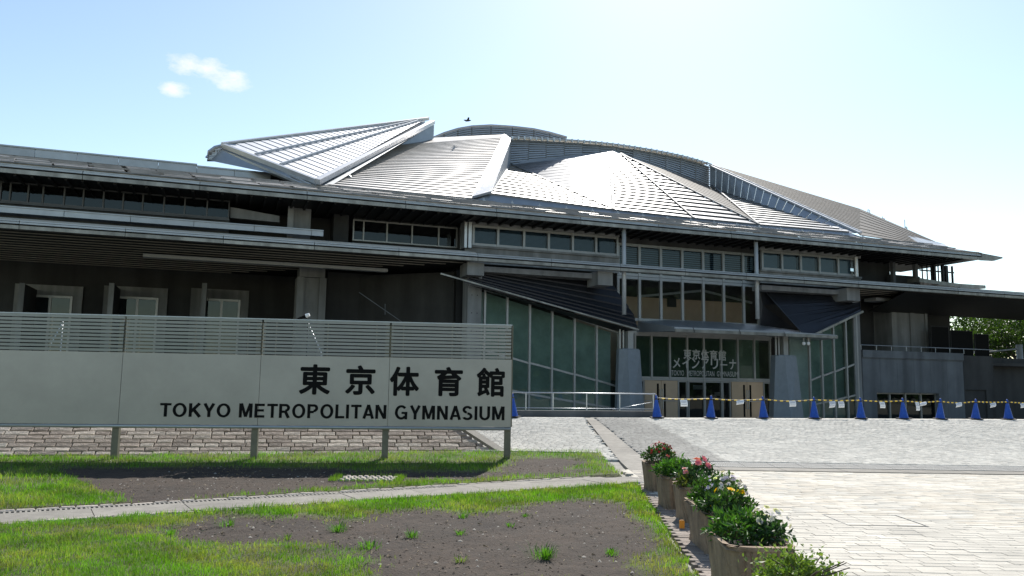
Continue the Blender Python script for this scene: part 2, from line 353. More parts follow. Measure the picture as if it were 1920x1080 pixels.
# pale pavers of the near plaza: the 300 that show largest are parts, the rest one mass
variants = {}
def paver_mesh(L):
    if L not in variants:
        o, f = block(0, 0, L - .006, .127, 0, .05, .003); m = MB(); m.add(o, f)
        me = bpy.data.meshes.new('paver'); me.from_pydata(m.v, [], m.f); me.materials.append(M['paver']); variants[L] = me
    return variants[L]
cand = []; y = 5.4667 + .0
COV = gp(1550, 963), gp(1700, 985)
cvx0, cvx1, cvy0, cvy1 = 4.02, 4.98, 9.7, 10.5
while y < 15.7:
    x = 2.30 - random.uniform(0, .2)
    while x < 15:
        L = random.choice((.22, .28, .34))
        if cvy0 < y < cvy1:
            if x < cvx0 < x + L + .12: L = cvx0 - x
            if abs(x - cvx0) < 1e-6: x = cvx1
        L = round(L, 3)
        if (x + L / 2) / y < 1.15: cand.append((x + L / 2, y, L))
        x = cvx0 if cvy0 < y < cvy1 and abs(x + L - cvx0) < .002 else x + L
    y += .1333333
def vis(c):
    d = np.array([c[0], c[1], 0]) - CAM; zc = d @ _f; px = 960 + F * (d @ _r) / zc; py = 540 - F * (d @ _u) / zc
    return px < 1950 and py < 1090
near = [c for c in cand if vis(c)]; near.sort(key=lambda c: math.hypot(c[0], c[1])); near = near[:300]; ns = set(near)
for (cx, cy, L) in near:
    ob = link('paver', paver_mesh(L), plaza, (cx, cy, random.uniform(-.002, .002))); ob.rotation_euler = (random.uniform(-.006, .006), random.uniform(-.005, .005), 0)
PV, PF, PC = [], [], []
for c in cand:
    if c in ns: continue
    o, f = block(c[0], c[1], c[2] - .006, .127, random.uniform(-.002, .002), .05, .004, (random.uniform(-.001, .001), random.uniform(-.001, .001)))
    k = len(PV); PV += o; PF += [tuple(i + k for i in q) for q in f]; t = random.uniform(.86, 1.12); w = random.uniform(-.01, .02); PC += [(.50 * t + w, .465 * t, .40 * t - w)] * 12
o = np_mesh('far_pavers', PV, PF, M['paver_mass'], plaza, PC); stuff(o)
# paved inspection cover in its steel frame
ic = empty('inspection_cover', (4.5, 10.1, 0)); tag(ic, 'square paver-filled inspection cover set flush in the pale paving', 'cover')
m = MB()
for a, b in (((-.478, -.396, -.03), (.478, -.384, .003)), ((-.478, .384, -.03), (.478, .396, .003)), ((-.478, -.383, -.03), (-.466, .383, .003)), ((.466, -.383, -.03), (.478, .383, .003))): m.box(a, b)
m.build('frame', M['grating'], ic)
for j in range(4):
    for i in range(3):
        m = MB(); o, f = block(-.307 + .307 * i, -.286 + .1907 * j, .299, .184, -.002, .04, .004); m.add(o, f); m.build('paver', M['paver'], ic)
# brown brick edging between the lawn and the planters
k = 0
def edge_x(y): return 1.62 + (y - 7.03) * .073
bk = MB(); o, f = block(0, 0, .192, .094, 0, .05, .005); bk.add(o, f)
bme = bpy.data.meshes.new('brick'); bme.from_pydata(bk.v, [], bk.f); bme.materials.append(M['stone'])
y = 6.3
while y < 13.35:
    for i in range(4):
        ob = link('brick', bme, plaza, (edge_x(y) + .12 + i * .2 + (.05 if k % 2 else 0), y, random.uniform(-.006, .004))); ob.rotation_euler = (0, 0, random.uniform(-.03, .03))
    y += .1; k += 1

# ------------------------------------------------------------------ lawn soil and path
PA = np.array([-5.54, 8.93]); PD = np.array([.857, .515]); PN = np.array([-.515, .857]); PW = 1.06
def path_st(x, y): q = np.stack([x, y], -1) - PA; return q @ PD, q @ PN
def vnoise(x, y, s, seed=0.):                                # cheap smooth noise, about -1..1
    a = np.sin(x * s * 1.7 + seed + 1.3 * np.sin(y * s * 1.1 + seed * 2)) + np.sin(y * s * 2.1 - seed + 1.7 * np.sin(x * s * .9 + 2.1 + seed))
    b = np.sin((x + y) * s * 3.7 + seed * 3 + np.sin((x - y) * s * 2.9)) + np.sin((x - 1.3 * y) * s * 4.3 + seed + np.sin(x * s * 5.1))
    return (a + .6 * b) / 3.2
def pip(x, y, poly):
    inside = np.zeros(x.shape, bool); n = len(poly)
    for i in range(n):
        (x0, y0), (x1, y1) = poly[i], poly[(i + 1) % n]
        c = ((y0 > y) != (y1 > y)) & (x < (x1 - x0) * (y - y0) / (y1 - y0 + 1e-12) + x0); inside ^= c
    return inside
def gpoly(pts, z=0.0): return [tuple(gp(a, b, z)[:2]) for a, b in pts]
BARE = [gpoly([(285, 990), (420, 968), (490, 972), (560, 962), (640, 978), (720, 965), (760, 955), (880, 962), (985, 952), (1000, 945), (1090, 935), (1165, 945), (1205, 970), (1215, 995), (1245, 1020), (1225, 1035), (1180, 1050), (1200, 1100), (700, 1100), (690, 1050), (590, 1020), (470, 1015), (330, 1015)]),
        gpoly([(120, 890), (150, 905), (185, 925), (205, 940), (265, 943), (640, 914), (760, 904), (1010, 893), (1130, 884), (1055, 880), (1110, 868), (1030, 860), (960, 868), (945, 884), (700, 884), (560, 876), (300, 876), (100, 880)])]
THIN = [gpoly([(0, 1000), (60, 985), (330, 985), (560, 1010), (700, 1050), (560, 1100), (420, 1040), (200, 1010)]), gpoly([(1150, 1000), (1330, 1050), (1340, 1100), (1150, 1100)])]
def grass_density(x, y):
    xx = x + .22 * vnoise(x, y, 2.2, 1.) + .08 * vnoise(x, y, 9, 2.); yy = y + .25 * vnoise(x, y, 2.0, 4.) + .10 * vnoise(x, y, 8, 5.)
    d = np.ones(x.shape)
    for p in THIN: d = np.where(pip(xx, yy, p), .62, d)
    for p in BARE: d = np.where(pip(xx, yy, p), .0, d)
    s, t = path_st(x, y); d = np.where((t > -.05 + .07 * vnoise(x, y, 6, 9.)) & (t < PW + .03), 0, d)
    d = d * np.clip(1.0 + .55 * vnoise(x, y, 5, 7.), .25, 1.3)
    top = 18.28 + .2 * (x + .31); d = np.where(y > top, 0, d)
    return d
def lawn_ok(x, y):
    s, t = path_st(x, y)
    low = (t < 0) & (x < edge_x(y) + .06 * vnoise(x, y, 5, 3.))
    hi = (t > PW) & (x < 2.06) & (y < 18.4 + .2 * (x + .31))
    return low | hi
gx_, gy_ = np.arange(-13.2, 2.4, .085), np.arange(3.0, 18.6, .085)
GX, GY = np.meshgrid(gx_, gy_); s_, t_ = path_st(GX, GY)
D = grass_density(GX, GY); Z = np.vectorize(ground_z)(GX, GY) * .8
Z = Z + rng.normal(0, .004, GX.shape) * (D < .3) + .012 * vnoise(GX, GY, 3.1) + .008 * vnoise(GX, GY, 11, 3.) + .018 * np.clip(D, 0, 1) - .012
onpath = (t_ > -.02) & (t_ < PW + .02); inl = lawn_ok(GX, GY)
Z = np.where(inl & ~onpath, Z, -.09)
soilc = np.array([.042, .027, .017]); thatch = np.array([.085, .10, .03])
w = np.clip(D, 0, 1)[..., None]; CL = soilc * (1 - w) + thatch * w
h_, w_ = GX.shape; idx = np.arange(h_ * w_).reshape(h_, w_)
Fq = np.stack([idx[:-1, :-1], idx[:-1, 1:], idx[1:, 1:], idx[1:, :-1]], -1).reshape(-1, 4)
lawn = np_mesh('lawn_soil', np.stack([GX, GY, Z], -1).reshape(-1, 3), Fq, M['soil'], None, CL.reshape(-1, 3)); struct(lawn)
lawn.data.polygons.foreach_set('use_smooth', [True] * len(lawn.data.polygons))
def lawn_z(x, y):
    i = np.clip(((x + 13.2) / .085).astype(int), 0, w_ - 1); j = np.clip(((y - 3.0) / .085).astype(int), 0, h_ - 1); return Z[j, i]

# the path: kerb stones, slotted drain covers, slabs
path = empty('path'); struct(path); path.rotation_euler = (0, 0, math.atan2(PD[1], PD[0])); path.location = (PA[0], PA[1], 0)
bed = MB(); bed.box((-4.5, .0, -.12), (9.2, PW, -.028)); bed.build('path_bed', M['mortar'], path)
s0 = -4.4; k = 0
while s0 < 8.9:
    m = MB(); m.box((s0 + .005, .10, -.08), (s0 + 1.06, .76, random.uniform(-.003, .003))); m.build('paving_slab', M['slab'], path)
    s0 += 1.065
s0 = -4.4
while s0 < 6.0:                                              # slotted covers: two rails and the bars between the slots
    m = MB(); m.box((s0 + .004, .765, -.07), (s0 + .526, .80, .0)); m.box((s0 + .004, .925, -.07), (s0 + .526, .96, .0))
    m.box((s0 + .004, .80, -.07), (s0 + .03, .925, -.0004)); m.box((s0 + .50, .80, -.07), (s0 + .526, .925, -.0004))
    for i in range(8): m.box((s0 + .058 + i * .0555, .80, -.07), (s0 + .082 + i * .0555, .925, -.0008))
    m.build('drain_cover', M['slab'], path); s0 += .53
m = MB(); m.box((6.0, .765, -.07), (8.9, .96, -.001)); m.build('paving_slab', M['slab'], path)
km = []
for L in (.17, .21, .26):
    m = MB(); o, f = block(0, 0, L - .012, .085, .0, .08, .012); m.add(o, f); me = bpy.data.meshes.new('kerb_stone'); me.from_pydata(m.v, [], m.f); me.materials.append(M['stone_pale']); km.append((L, me))
for (t0, lo) in ((.05, -4.4), (1.01, -4.4)):
    s0 = lo
    while s0 < 8.6:
        L, me = random.choice(km); ob = link('kerb_stone', me, path, (s0 + L / 2, t0, random.uniform(-.004, .012))); ob.rotation_euler = (random.uniform(-.05, .05), random.uniform(-.04, .04), random.uniform(-.03, .03)); s0 += L
# grass blades
def blades(N, x0, x1, y0, y1, hmin, hmax, width):
    x = rng.uniform(x0, x1, N); y = rng.uniform(y0, y1, N); jx, jy = rng.normal(0, .10, N), rng.normal(0, .16, N)
    keep = (rng.uniform(0, 1, N) < grass_density(x + jx, y + jy) * np.clip(.35 + grass_density(x, y), 0, 1)) & lawn_ok(x, y) & (np.abs(x) / np.maximum(y, .1) < .85); x, y = x[keep], y[keep]
    n = len(x); z = lawn_z(x, y); dn = np.maximum(grass_density(x, y), .25)
    ok = z > -.06; x, y, z, dn = x[ok], y[ok], z[ok], dn[ok]; n = len(x)
    h = rng.uniform(hmin, hmax, n) * (.65 + .5 * np.clip(dn, 0, 1)) * (1 + .35 * vnoise(x, y, 4, 11.)); a = rng.uniform(0, 6.283, n); le = rng.normal(0, .42, (n, 2)) * h[:, None]
    wd = width * rng.uniform(.6, 1.3, n); dx, dy = np.cos(a) * wd, np.sin(a) * wd
    b0 = np.stack([x - dx, y - dy, z - .01], -1); b1 = np.stack([x + dx, y + dy, z - .01], -1)
    m0 = np.stack([x - dx * .7 + le[:, 0] * .35, y - dy * .7 + le[:, 1] * .35, z + h * .6], -1); m1 = np.stack([x + dx * .7 + le[:, 0] * .35, y + dy * .7 + le[:, 1] * .35, z + h * .6], -1)
    tp = np.stack([x + le[:, 0], y + le[:, 1], z + h], -1)
    V = np.stack([b0, b1, m1, m0, tp], 1).reshape(-1, 3); o = np.arange(n)[:, None] * 5
    Fc = np.concatenate([o + [[0, 1, 2]], o + [[0, 2, 3]], o + [[3, 2, 4]]])
    dry = np.clip(.20 + .6 * vnoise(x, y, 1.9, 21.) + .9 * (dn < .66) * .5 + rng.normal(0, .18, n), 0, 1)[:, None]
    c = np.array([.115, .245, .022]) * (1 - dry) + np.array([.27, .245, .095]) * dry; c = c * rng.uniform(.75, 1.25, (n, 1)) * np.clip(.92 + .42 * vnoise(x, y, 2.6, 31.), .5, 1.25)[:, None]
    return V, Fc, np.repeat(c, 5, 0)
parts_ = [blades(150000, -7.4, 2.2, 5.8, 9.5, .018, .055, .0026), blades(70000, -6.8, 2.2, 9.5, 13.6, .022, .065, .0034), blades(80000, -11.5, 2.2, 9.5, 18.5, .035, .085, .0042)]
V = []; Fc = []; C_ = []; off = 0
for a, b, c in parts_: V.append(a); Fc.append(b + off); C_.append(c); off += len(a)
lawn_grass = np_mesh('grass', np.concatenate(V), np.concatenate(Fc), M['grass'], None, np.concatenate(C_)); stuff(lawn_grass)
lawn_grass['label'] = 'short green lawn grass with worn bare patches'
# gravel crumbs scattered in the soil
n = 11000; x = rng.uniform(-6, 2.0, n); y = rng.uniform(6.2, 16.5, n); ok = (grass_density(x, y) < .1) & lawn_ok(x, y); x, y = x[ok], y[ok]; n = len(x); z = lawn_z(x, y); r = rng.uniform(.004, .010, n) * rng.choice([.6, 1, 1, 1, 1.7, 1.7, 2.6], n)
base = np.array([[1, 0, 0], [0, 1, 0], [-1, 0, 0], [0, -1, 0], [0, 0, .8], [0, 0, -.5]])
V = (base[None] * r[:, None, None] * rng.uniform(.6, 1.3, (n, 6, 1)) + np.stack([x, y, z + .003], -1)[:, None]).reshape(-1, 3)
o = np.arange(n)[:, None] * 6; Fc = np.concatenate([o + [[0, 1, 4]], o + [[1, 2, 4]], o + [[2, 3, 4]], o + [[3, 0, 4]]])
c = np.where(rng.uniform(0, 1, (n, 1)) < .12, np.array([.26, .24, .21]), np.array([.055, .040, .030]) * rng.uniform(.6, 1.8, (n, 1)))
gr = np_mesh('soil_crumbs', V, Fc, M['crumb'], None, np.repeat(c, 6, 0)); stuff(gr)
n = 5200; x = rng.uniform(-6, 2.0, n); y = rng.uniform(6.2, 16.5, n); ok = (grass_density(x, y) < .5) & lawn_ok(x, y) & (rng.uniform(0, 1, n) < .35 + .5 * vnoise(x, y, 1.5, 41.)); x, y = x[ok], y[ok]; n = len(x); z = lawn_z(x, y) + .006
an = rng.uniform(0, 6.28, n); L = rng.uniform(.02, .07, n); dx, dy = np.cos(an) * L, np.sin(an) * L; wx, wy = -np.sin(an) * .0022, np.cos(an) * .0022
V = np.stack([np.stack([x - wx, y - wy, z], -1), np.stack([x + wx, y + wy, z], -1), np.stack([x + dx + wx, y + dy + wy, z + rng.uniform(0, .02, n)], -1), np.stack([x + dx - wx, y + dy - wy, z + rng.uniform(0, .02, n)], -1)], 1).reshape(-1, 3)
o = np.arange(n)[:, None] * 4; Fc = np.concatenate([o + [[0, 1, 2]], o + [[0, 2, 3]]])
gr = np_mesh('dead_grass', V, Fc, M['crumb'], None, np.repeat(np.array([.26, .20, .12]) * rng.uniform(.5, 1.2, (n, 1)), 4, 0)); stuff(gr)
# weeds standing alone in the bare soil
def tuft(name, px, py, sz, label, nb=60, dry=0.):
    p = gp(px, py, .0); n = nb; a = rng.uniform(0, 6.283, n); r = rng.uniform(0, .07, n) ** 1.0 * sz * 1.3 * (1 + .5 * np.cos(a + px)); le = rng.uniform(.35, 1.1, n)
    h = rng.uniform(.03, .10, n) * sz; bx, by = np.cos(a) * r, np.sin(a) * r; ox, oy = np.cos(a + rng.normal(0, .5, n)) * h * le, np.sin(a + rng.normal(0, .5, n)) * h * le
    wd = .0032; px_, py_ = -np.sin(a) * wd, np.cos(a) * wd; zz = np.zeros(n) - .01
    V = np.stack([np.stack([bx - px_, by - py_, zz], -1), np.stack([bx + px_, by + py_, zz], -1), np.stack([bx + ox * .5 + px_ * .8, by + oy * .5 + py_ * .8, h * .75], -1), np.stack([bx + ox * .5 - px_ * .8, by + oy * .5 - py_ * .8, h * .75], -1), np.stack([bx + ox, by + oy, h * rng.uniform(.7, 1.1, n)], -1)], 1).reshape(-1, 3)
    o = np.arange(n)[:, None] * 5; Fc = np.concatenate([o + [[0, 1, 2]], o + [[0, 2, 3]], o + [[3, 2, 4]]])
    c = (np.array([.085, .19, .03]) * (1 - dry) + np.array([.24, .23, .09]) * dry) * rng.uniform(.7, 1.3, (n, 1))
    ob = np_mesh(name, V, Fc, M['grass'], None, np.repeat(c, 5, 0)); ob.location = (p[0], p[1], float(lawn_z(p[:1], p[1:2])[0])); tag(ob, label, 'weed', 'weeds growing in the bare soil'); return ob
for a in ((1022, 1045, 1.45, 'largest grass weed in the bare soil, near the bottom edge', 130), (692, 1025, 1.15, 'spiky grass weed in bare soil below the sign letters, nearest the left lawn', 90), (772, 1005, 1.0, 'grass weed in bare soil between two other spiky weeds', 80),
          (633, 995, 1.15, 'dense green weed at the upper left of the bare soil', 100), (1145, 1036, .8, 'small weed between the largest weed and the brick edging', 60), (862, 1000, .7, 'small pale weed in the middle of the bare soil', 50),
          (868, 968, .75, 'green weed just below the grassy path edge', 60), (320, 1000, .9, 'weed at the left end of the bare soil', 60), (430, 985, 1.1, 'long-bladed weed left of the bare soil beneath the path', 70),
          (955, 985, .6, 'little weed right of centre in the bare soil', 40), (985, 968, .55, 'tiny weed under the grass fringe right of centre', 40), (865, 1050, .75, 'straggly dry weed at the bottom of the bare soil', 40, .5),
          (537, 1010, .7, 'thin weed on the left of the bare soil', 36, .3), (100, 890, 1.6, 'tall straggling weed in the shade of the sign at the far left', 110, .25)): tuft('grass_weed', *a)

# ------------------------------------------------------------------ the gymnasium (built in its own frame: u along the front, v into the building)
B = empty('gymnasium_building', ORG, AL)
tag(B, 'large low gymnasium with faceted steel roof and dark glazed entrance front', 'gymnasium')
def part(name, m, mt, parent=B, smooth=False): return m.build(name, M[mt] if isinstance(mt, str) else mt, parent, smooth)
def U(px, v, py=500): return bp(px, py, v)[0]
def Zp(px, py, v): return bp(px, py, v)[2]
ULEFT, UTIP = -34.0, 32.7
ZE = 9.87; VE = -2.6                                          # underside of the eave
# --- eave fascia in lengths, two courses
u = ULEFT; k = 0
while u < 30.5:
    L = min(4.6, 30.8 - u)
    m = MB(); m.box((u + .006, VE + .03, ZE + .255), (u + L - .02, VE + .22, ZE + .33)); m.box((u + .006, VE + .06, ZE + .345), (u + L - .02, VE + .22, ZE + .40)); part('gutter', m, 'roof_blue')
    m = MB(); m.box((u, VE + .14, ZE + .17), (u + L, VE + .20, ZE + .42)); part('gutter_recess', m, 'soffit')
    m = MB(); m.box((u + .012, VE, ZE), (u + L - .012, VE + .13, ZE + .175))
    m.tube([(u + .012, VE + .02, ZE + .445), (u + L - .012, VE + .02, ZE + .445)], .035, 6)
    part('fascia_panel', m, 'fascia'); u += L
m = MB(); m.prism([(30.80, VE, ZE), (31.9, VE, ZE + .03), (UTIP, VE, ZE + .26), (30.80, VE, ZE + .40)], (0, .2, 0)); part('fascia_tip', m, 'fascia')
# --- eave skirt: lapped sheets climbing to the facets
SK0, SK1 = (VE + .05, ZE + .42), (-.5, 11.12)
USK = U(1735, -.5, 455)
m = MB(); n = 7
skL = [(ULEFT, SK0[0], SK0[1]), (30.6, SK0[0], SK0[1]), (USK, SK1[0], SK1[1]), (ULEFT, SK1[0], SK1[1])]
roof_skirt = MB()
NS = 46
for i in range(n):
    for k in range(NS):
        f0, f1 = k / NS + random.uniform(-.004, .004), (k + 1) / NS
        q = [np.array(skL[0]) + (np.array(skL[1]) - np.array(skL[0])) * f0, np.array(skL[0]) + (np.array(skL[1]) - np.array(skL[0])) * f1, np.array(skL[3]) + (np.array(skL[2]) - np.array(skL[3])) * f1, np.array(skL[3]) + (np.array(skL[2]) - np.array(skL[3])) * f0]
        roof_skirt.lap(q, i / n, (i + 1.04) / n, .055 + random.uniform(-.03, .035))
skirt = part('roof_skirt', roof_skirt, 'roof_fine'); stuff(skirt)
for i in range(17):                                           # snow guards and clips along the skirt
    uu = -2 + i * 1.55; vv = -1.0; zz = 10.98
    m = MB(); m.box((uu, vv, zz - .05), (uu + .05, vv + .05, zz + .16)); m.box((uu - .06, vv - .03, zz + .02), (uu + .11, vv, zz + .06)); part('roof_clip', m, 'louvre', skirt)
m = MB(); m.lap([(30.6, SK0[0], SK0[1]), (UTIP, VE + .1, ZE + .28), (30.2, .6, 10.75), (USK, SK1[0], SK1[1])], 0, .5, .05); m.lap([(30.6, SK0[0], SK0[1]), (UTIP, VE + .1, ZE + .28), (30.2, .6, 10.75), (USK, SK1[0], SK1[1])], .5, 1, .05)
part('roof_tip', m, 'roof_brown', skirt)
# --- dark soffit under the eave, with ribs
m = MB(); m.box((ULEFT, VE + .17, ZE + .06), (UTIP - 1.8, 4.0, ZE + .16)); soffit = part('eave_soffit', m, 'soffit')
m = MB()
u = -24.0
while u < 29.5: m.box((u, VE + .2, ZE - .06), (u + .10, .9, ZE + .055)); u += .62
o = part('soffit_ribs', m, 'soffit', soffit); stuff(o)

# --- roof facets
roof = MB()
roof.add([(ULEFT, 3.0, 11.8), (-2, 13.6, 15.2), (2, 13.6, 16.5), (8, 13.6, 16.6), (14, 13.6, 15.4), (20, 13.6, 13.2), (31, 8, 10.4), (31, 46, 9), (ULEFT, 46, 9)], [(0, 1, 8), (1, 2, 8), (2, 3, 7, 8), (3, 4, 7), (4, 5, 7), (5, 6, 7)])
roof_o = part('roof', roof, 'roof_brown')
def ribbed(name, q, n, t, mt, parent=roof_o):
    m = MB()
    for i in range(n): m.lap(q, i / n, (i + 1) / n, t)
    return part(name, m, mt, parent)
def panels(name, q, n, t, mt, parent=roof_o):
    for i in range(n):
        m = MB(); m.lap(q, i / n + .0006, (i + 1) / n - .0006, t); part(name, m, mt, parent)
P = bp
# left wing: brown lapped roof and a parapet
lb, lt = P(620, 347, -.45), P(515, 322, 3.0)
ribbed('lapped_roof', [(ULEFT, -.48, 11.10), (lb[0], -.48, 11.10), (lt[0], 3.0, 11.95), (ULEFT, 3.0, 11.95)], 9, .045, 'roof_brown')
u = ULEFT; zt0 = Zp(0, 276, 3.0)
while u < lt[0] - 1:
    z0 = 11.9; z1 = 12.38 if u < -17 else 12.30
    m = MB(); m.box((u + .01, 3.0, z0), (u + 1.79, 3.12, z1)); m.box((u, 2.94, z1), (u + 1.8, 3.2, z1 + .07)); part('parapet_panel', m, 'roof_blue', roof_o); u += 1.8
# kite-shaped raised facet
kb, kl, kt = P(592, 338, -.9), P(428, 272, 5.0), P(797, 224, 16.0)
nk = 32
for i in range(nk):                                           # sheets parallel to the lower left edge, shrinking to the apex
    f0, f1 = i / nk, (i + 1) / nk - .0015
    a = kb + (kt - kb) * f0; b = kb + (kt - kb) * f1; c = kl + (kt - kl) * f1; d = kl + (kt - kl) * f0
    m = MB(); m.lap([d, a, b, c], 0, 1, .0); nrm = np.cross(a - d, c - d); nrm /= np.linalg.norm(nrm)
    nrm = nrm if nrm[2] > 0 else -nrm
    m = MB(); m.add([d + nrm * .032, a + nrm * .032, b + nrm * .004, c + nrm * .004, d, a, b, c], [(0, 1, 2, 3), (4, 5, 1, 0), (5, 6, 2, 1), (7, 4, 0, 3), (7, 6, 5, 4)])
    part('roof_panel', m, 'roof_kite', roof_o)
m = MB(); m.prism([kl - [0, 0, .10], kb - [0, 0, .10], kt - [0, 0, .10]], (0, 0, -.25)); part('kite_deck', m, 'roof_blue', roof_o)
m = MB(); m.add([kl - [.2, 0, .12], kb - [0, .05, .12], kb + [.1, .6, -.5], P(470, 312, 4.0), P(388, 300, 5.3)], [(0, 1, 2, 3, 4)]); part('kite_side_wall', m, 'roof_blue', roof_o)
knr = np.cross(kb - kl, kt - kl); knr /= np.linalg.norm(knr); knr = knr if knr[2] > 0 else -knr
m = MB()
for f in (.33, .62): m.beam(kl + (kb - kl) * f + knr * .10, kl + (kb - kl) * f + (kt - kl - (kb - kl) * f) * .93 + knr * .10, .09, .10, knr)
part('kite_rib', m, 'louvre', roof_o)
m = MB(); m.beam(kl + knr * .05 + np.array([-.3, 0, -.05]), kt + knr * .05 + np.array([.25, 0, .05]), .16, .22, knr); part('kite_upper_rim', m, 'rim', roof_o)
m = MB(); m.beam(kl + np.array([-.3, 0, -.05]), kb + np.array([0, -.1, -.06]), .18, .24, knr); part('kite_left_rim', m, 'rim', roof_o)
kr = P(812, 229, 16.0)
m = MB(); m.beam(kb + np.array([.05, -.15, -.10]), kr, .30, .26, knr); part('kite_right_beam', m, 'rim', roof_o)
m = MB(); m.beam(kb + np.array([-.25, -.05, -.26]), P(440, 278, 5.0), .10, .10, knr); m.beam(kb + np.array([-.35, -.05, -.36]), P(418, 282, 5.0), .12, .12, knr); part('kite_edge_pipe', m, 'rim', roof_o)
# wall under the kite's right beam, with drain spouts
wall = [P(594, 347, -.85), P(812, 233, 15.9), P(812, 261, 15.9), P(745, 276, 14.0), P(622, 347, -.45)]
m = MB(); m.add(wall, [(0, 1, 4), (1, 2, 3, 4)]); part('kite_side_wall', m, 'roof_blue', roof_o)
for i, f in enumerate((.18, .45, .60, .70, .84)):
    a = wall[4] + (wall[3] - wall[4]) * f + np.array([-.1, -.15, .12]); m = MB(); m.tube([a + (wall[1] - wall[0]) * (.03), a, a + np.array([.15, -.4, -.35])], .12, 8); part('roof_spout', m, 'rim', roof_o)
m = MB(); q0, q1 = P(790, 232, 16.1), P(812, 260, 16.1)
m.box((q0[0], 16.1, q1[2]), (q1[0], 16.9, q0[2])); kx = part('louvre_box', m, 'interior_dk', roof_o)
m = MB()
for i in range(9): z = q1[2] + (q0[2] - q1[2]) * (i + .5) / 9; m.box((q0[0] - .03, 16.0, z - .05), (q1[0] + .03, 16.08, z + .03))
part('louvre_blades', m, 'louvre', kx)
# curved louvred end left of the kite
arc = [P(*a, 5.2) for a in ((388, 300), (392, 289), (403, 281), (420, 277), (440, 278), (458, 287), (458, 301))]
m = MB(); m.prism(arc, (0, .3, 0)); lo = part('louvred_end', m, 'louvre_back', roof_o)
m = MB()
for i in range(7):
    py = 298 - i * 2.8; xl = 390 if py > 291 else (397 if py > 285 else 408); m.beam(P(xl, py, 5.1), P(456, py + 1, 5.1), .05, .06)
for px in (405, 422, 440): m.beam(P(px, 299, 5.08), P(px, 281, 5.08), .06, .05, (0, 1, 0))
part('louvre_blades', m, 'louvre', lo)
m = MB(); m.tube([p + np.array([0, -.15, .08]) for p in arc[:-1]] + [P(592, 341, -.8)], .11, 6); part('louvre_rim', m, 'rim', roof_o)
# facet right of the kite
a_, b_, c_, d_ = P(886, 373, -.45), P(612, 347, -.45), P(947, 256, 13.0), P(748, 273, 14.0)
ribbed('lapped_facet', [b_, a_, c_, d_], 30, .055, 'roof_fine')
m = MB(); m.lap([d_, c_, P(950, 252, 15.5), P(815, 258, 18)], 0, 1, .03); part('crown_sheet', m, 'roof_fine', roof_o)
# broad white hip
h0, h1, h2, h3 = P(884, 373, -.6), P(921, 363, -.6), P(958, 264, 12.9), P(944, 255, 12.9)
m = MB(); hn = np.array([0, -.10, .12]); m.add([h0, h1, h2, h3, h0 + hn, h1 + hn, h2 + hn, h3 + hn], [(4, 5, 6, 7), (0, 1, 5, 4), (1, 2, 6, 5), (3, 0, 4, 7), (2, 3, 7, 6)]); part('roof_hip', m, 'rim', roof_o)
m = MB(); m.add([h1, P(957, 309, 12.8), h2], [(0, 1, 2)]); part('hip_side', m, 'louvre', roof_o)
# arched louvre wall in bays
top = [(958, 262), (992, 262.5), (1024, 264.5), (1058, 266), (1092, 268.5), (1125, 271.5), (1156, 275), (1187, 279.5), (1218, 284.5), (1248, 290), (1276, 296), (1304, 303.5), (1331, 312)]
bot = [(956, 306), (990, 302), (1024, 298.5), (1058, 295), (1092, 291), (1125, 287.5), (1156, 286), (1187, 294), (1218, 304), (1248, 315), (1276, 326), (1304, 337), (1331, 348)]
VL = 13.0
tp = [P(*t, VL) for t in top]; bt = [P(*t, VL) - np.array([0, 0, .35]) for t in bot]
for i in range(len(top) - 1):
    m = MB(); m.prism([bt[i] + [.02, .12, 0], bt[i + 1] + [-.02, .12, 0], tp[i + 1] + [-.02, .12, 0], tp[i] + [.02, .12, 0]], (0, .1, 0)); m.beam(bt[i], tp[i], .04, .10, (0, 1, 0)); lb_ = part('louvre_panel', m, 'louvre_back', roof_o)
    m = MB(); hh = max(tp[i][2] - bt[i][2], tp[i + 1][2] - bt[i + 1][2]); nl = max(3, int(hh / .165))
    for j in range(nl):
        f = (j + .5) / nl; a = tp[i] + (bt[i] - tp[i]) * f; b = tp[i + 1] + (bt[i + 1] - tp[i + 1]) * f
        m.beam(a + [.03, 0, 0], b + [-.03, 0, 0], .05, .125, (0, .35, .9))
    part('louvre_blades', m, 'louvre', lb_)
m = MB()
for i in range(len(top) - 1):
    m.add([tp[i] + [0, -.28, .02], tp[i + 1] + [0, -.28, .02], tp[i + 1] + [0, -.28, .14], tp[i] + [0, -.28, .14], tp[i] + [0, 1.8, .55], tp[i + 1] + [0, 1.8, .55]], [(0, 1, 2, 3), (3, 2, 5, 4)])
m.add([tp[0] + [0, 1.8, .55], tp[-1] + [0, 1.8, .55], tp[-1] + [0, 30, -6], tp[0] + [0, 30, -6]], [(0, 1, 2, 3)])
part('arched_crown', m, 'roof_fine', roof_o)
for i in range(36):
    f = i / 36 * (len(top) - 1); k = int(f); p = tp[k] + (tp[min(k + 1, len(tp) - 1)] - tp[k]) * (f - k); m = MB(); m.box(p + [-.04, -.34, -.06], p + [.06, -.20, .17]); part('crown_bracket', m, 'rim', roof_o)
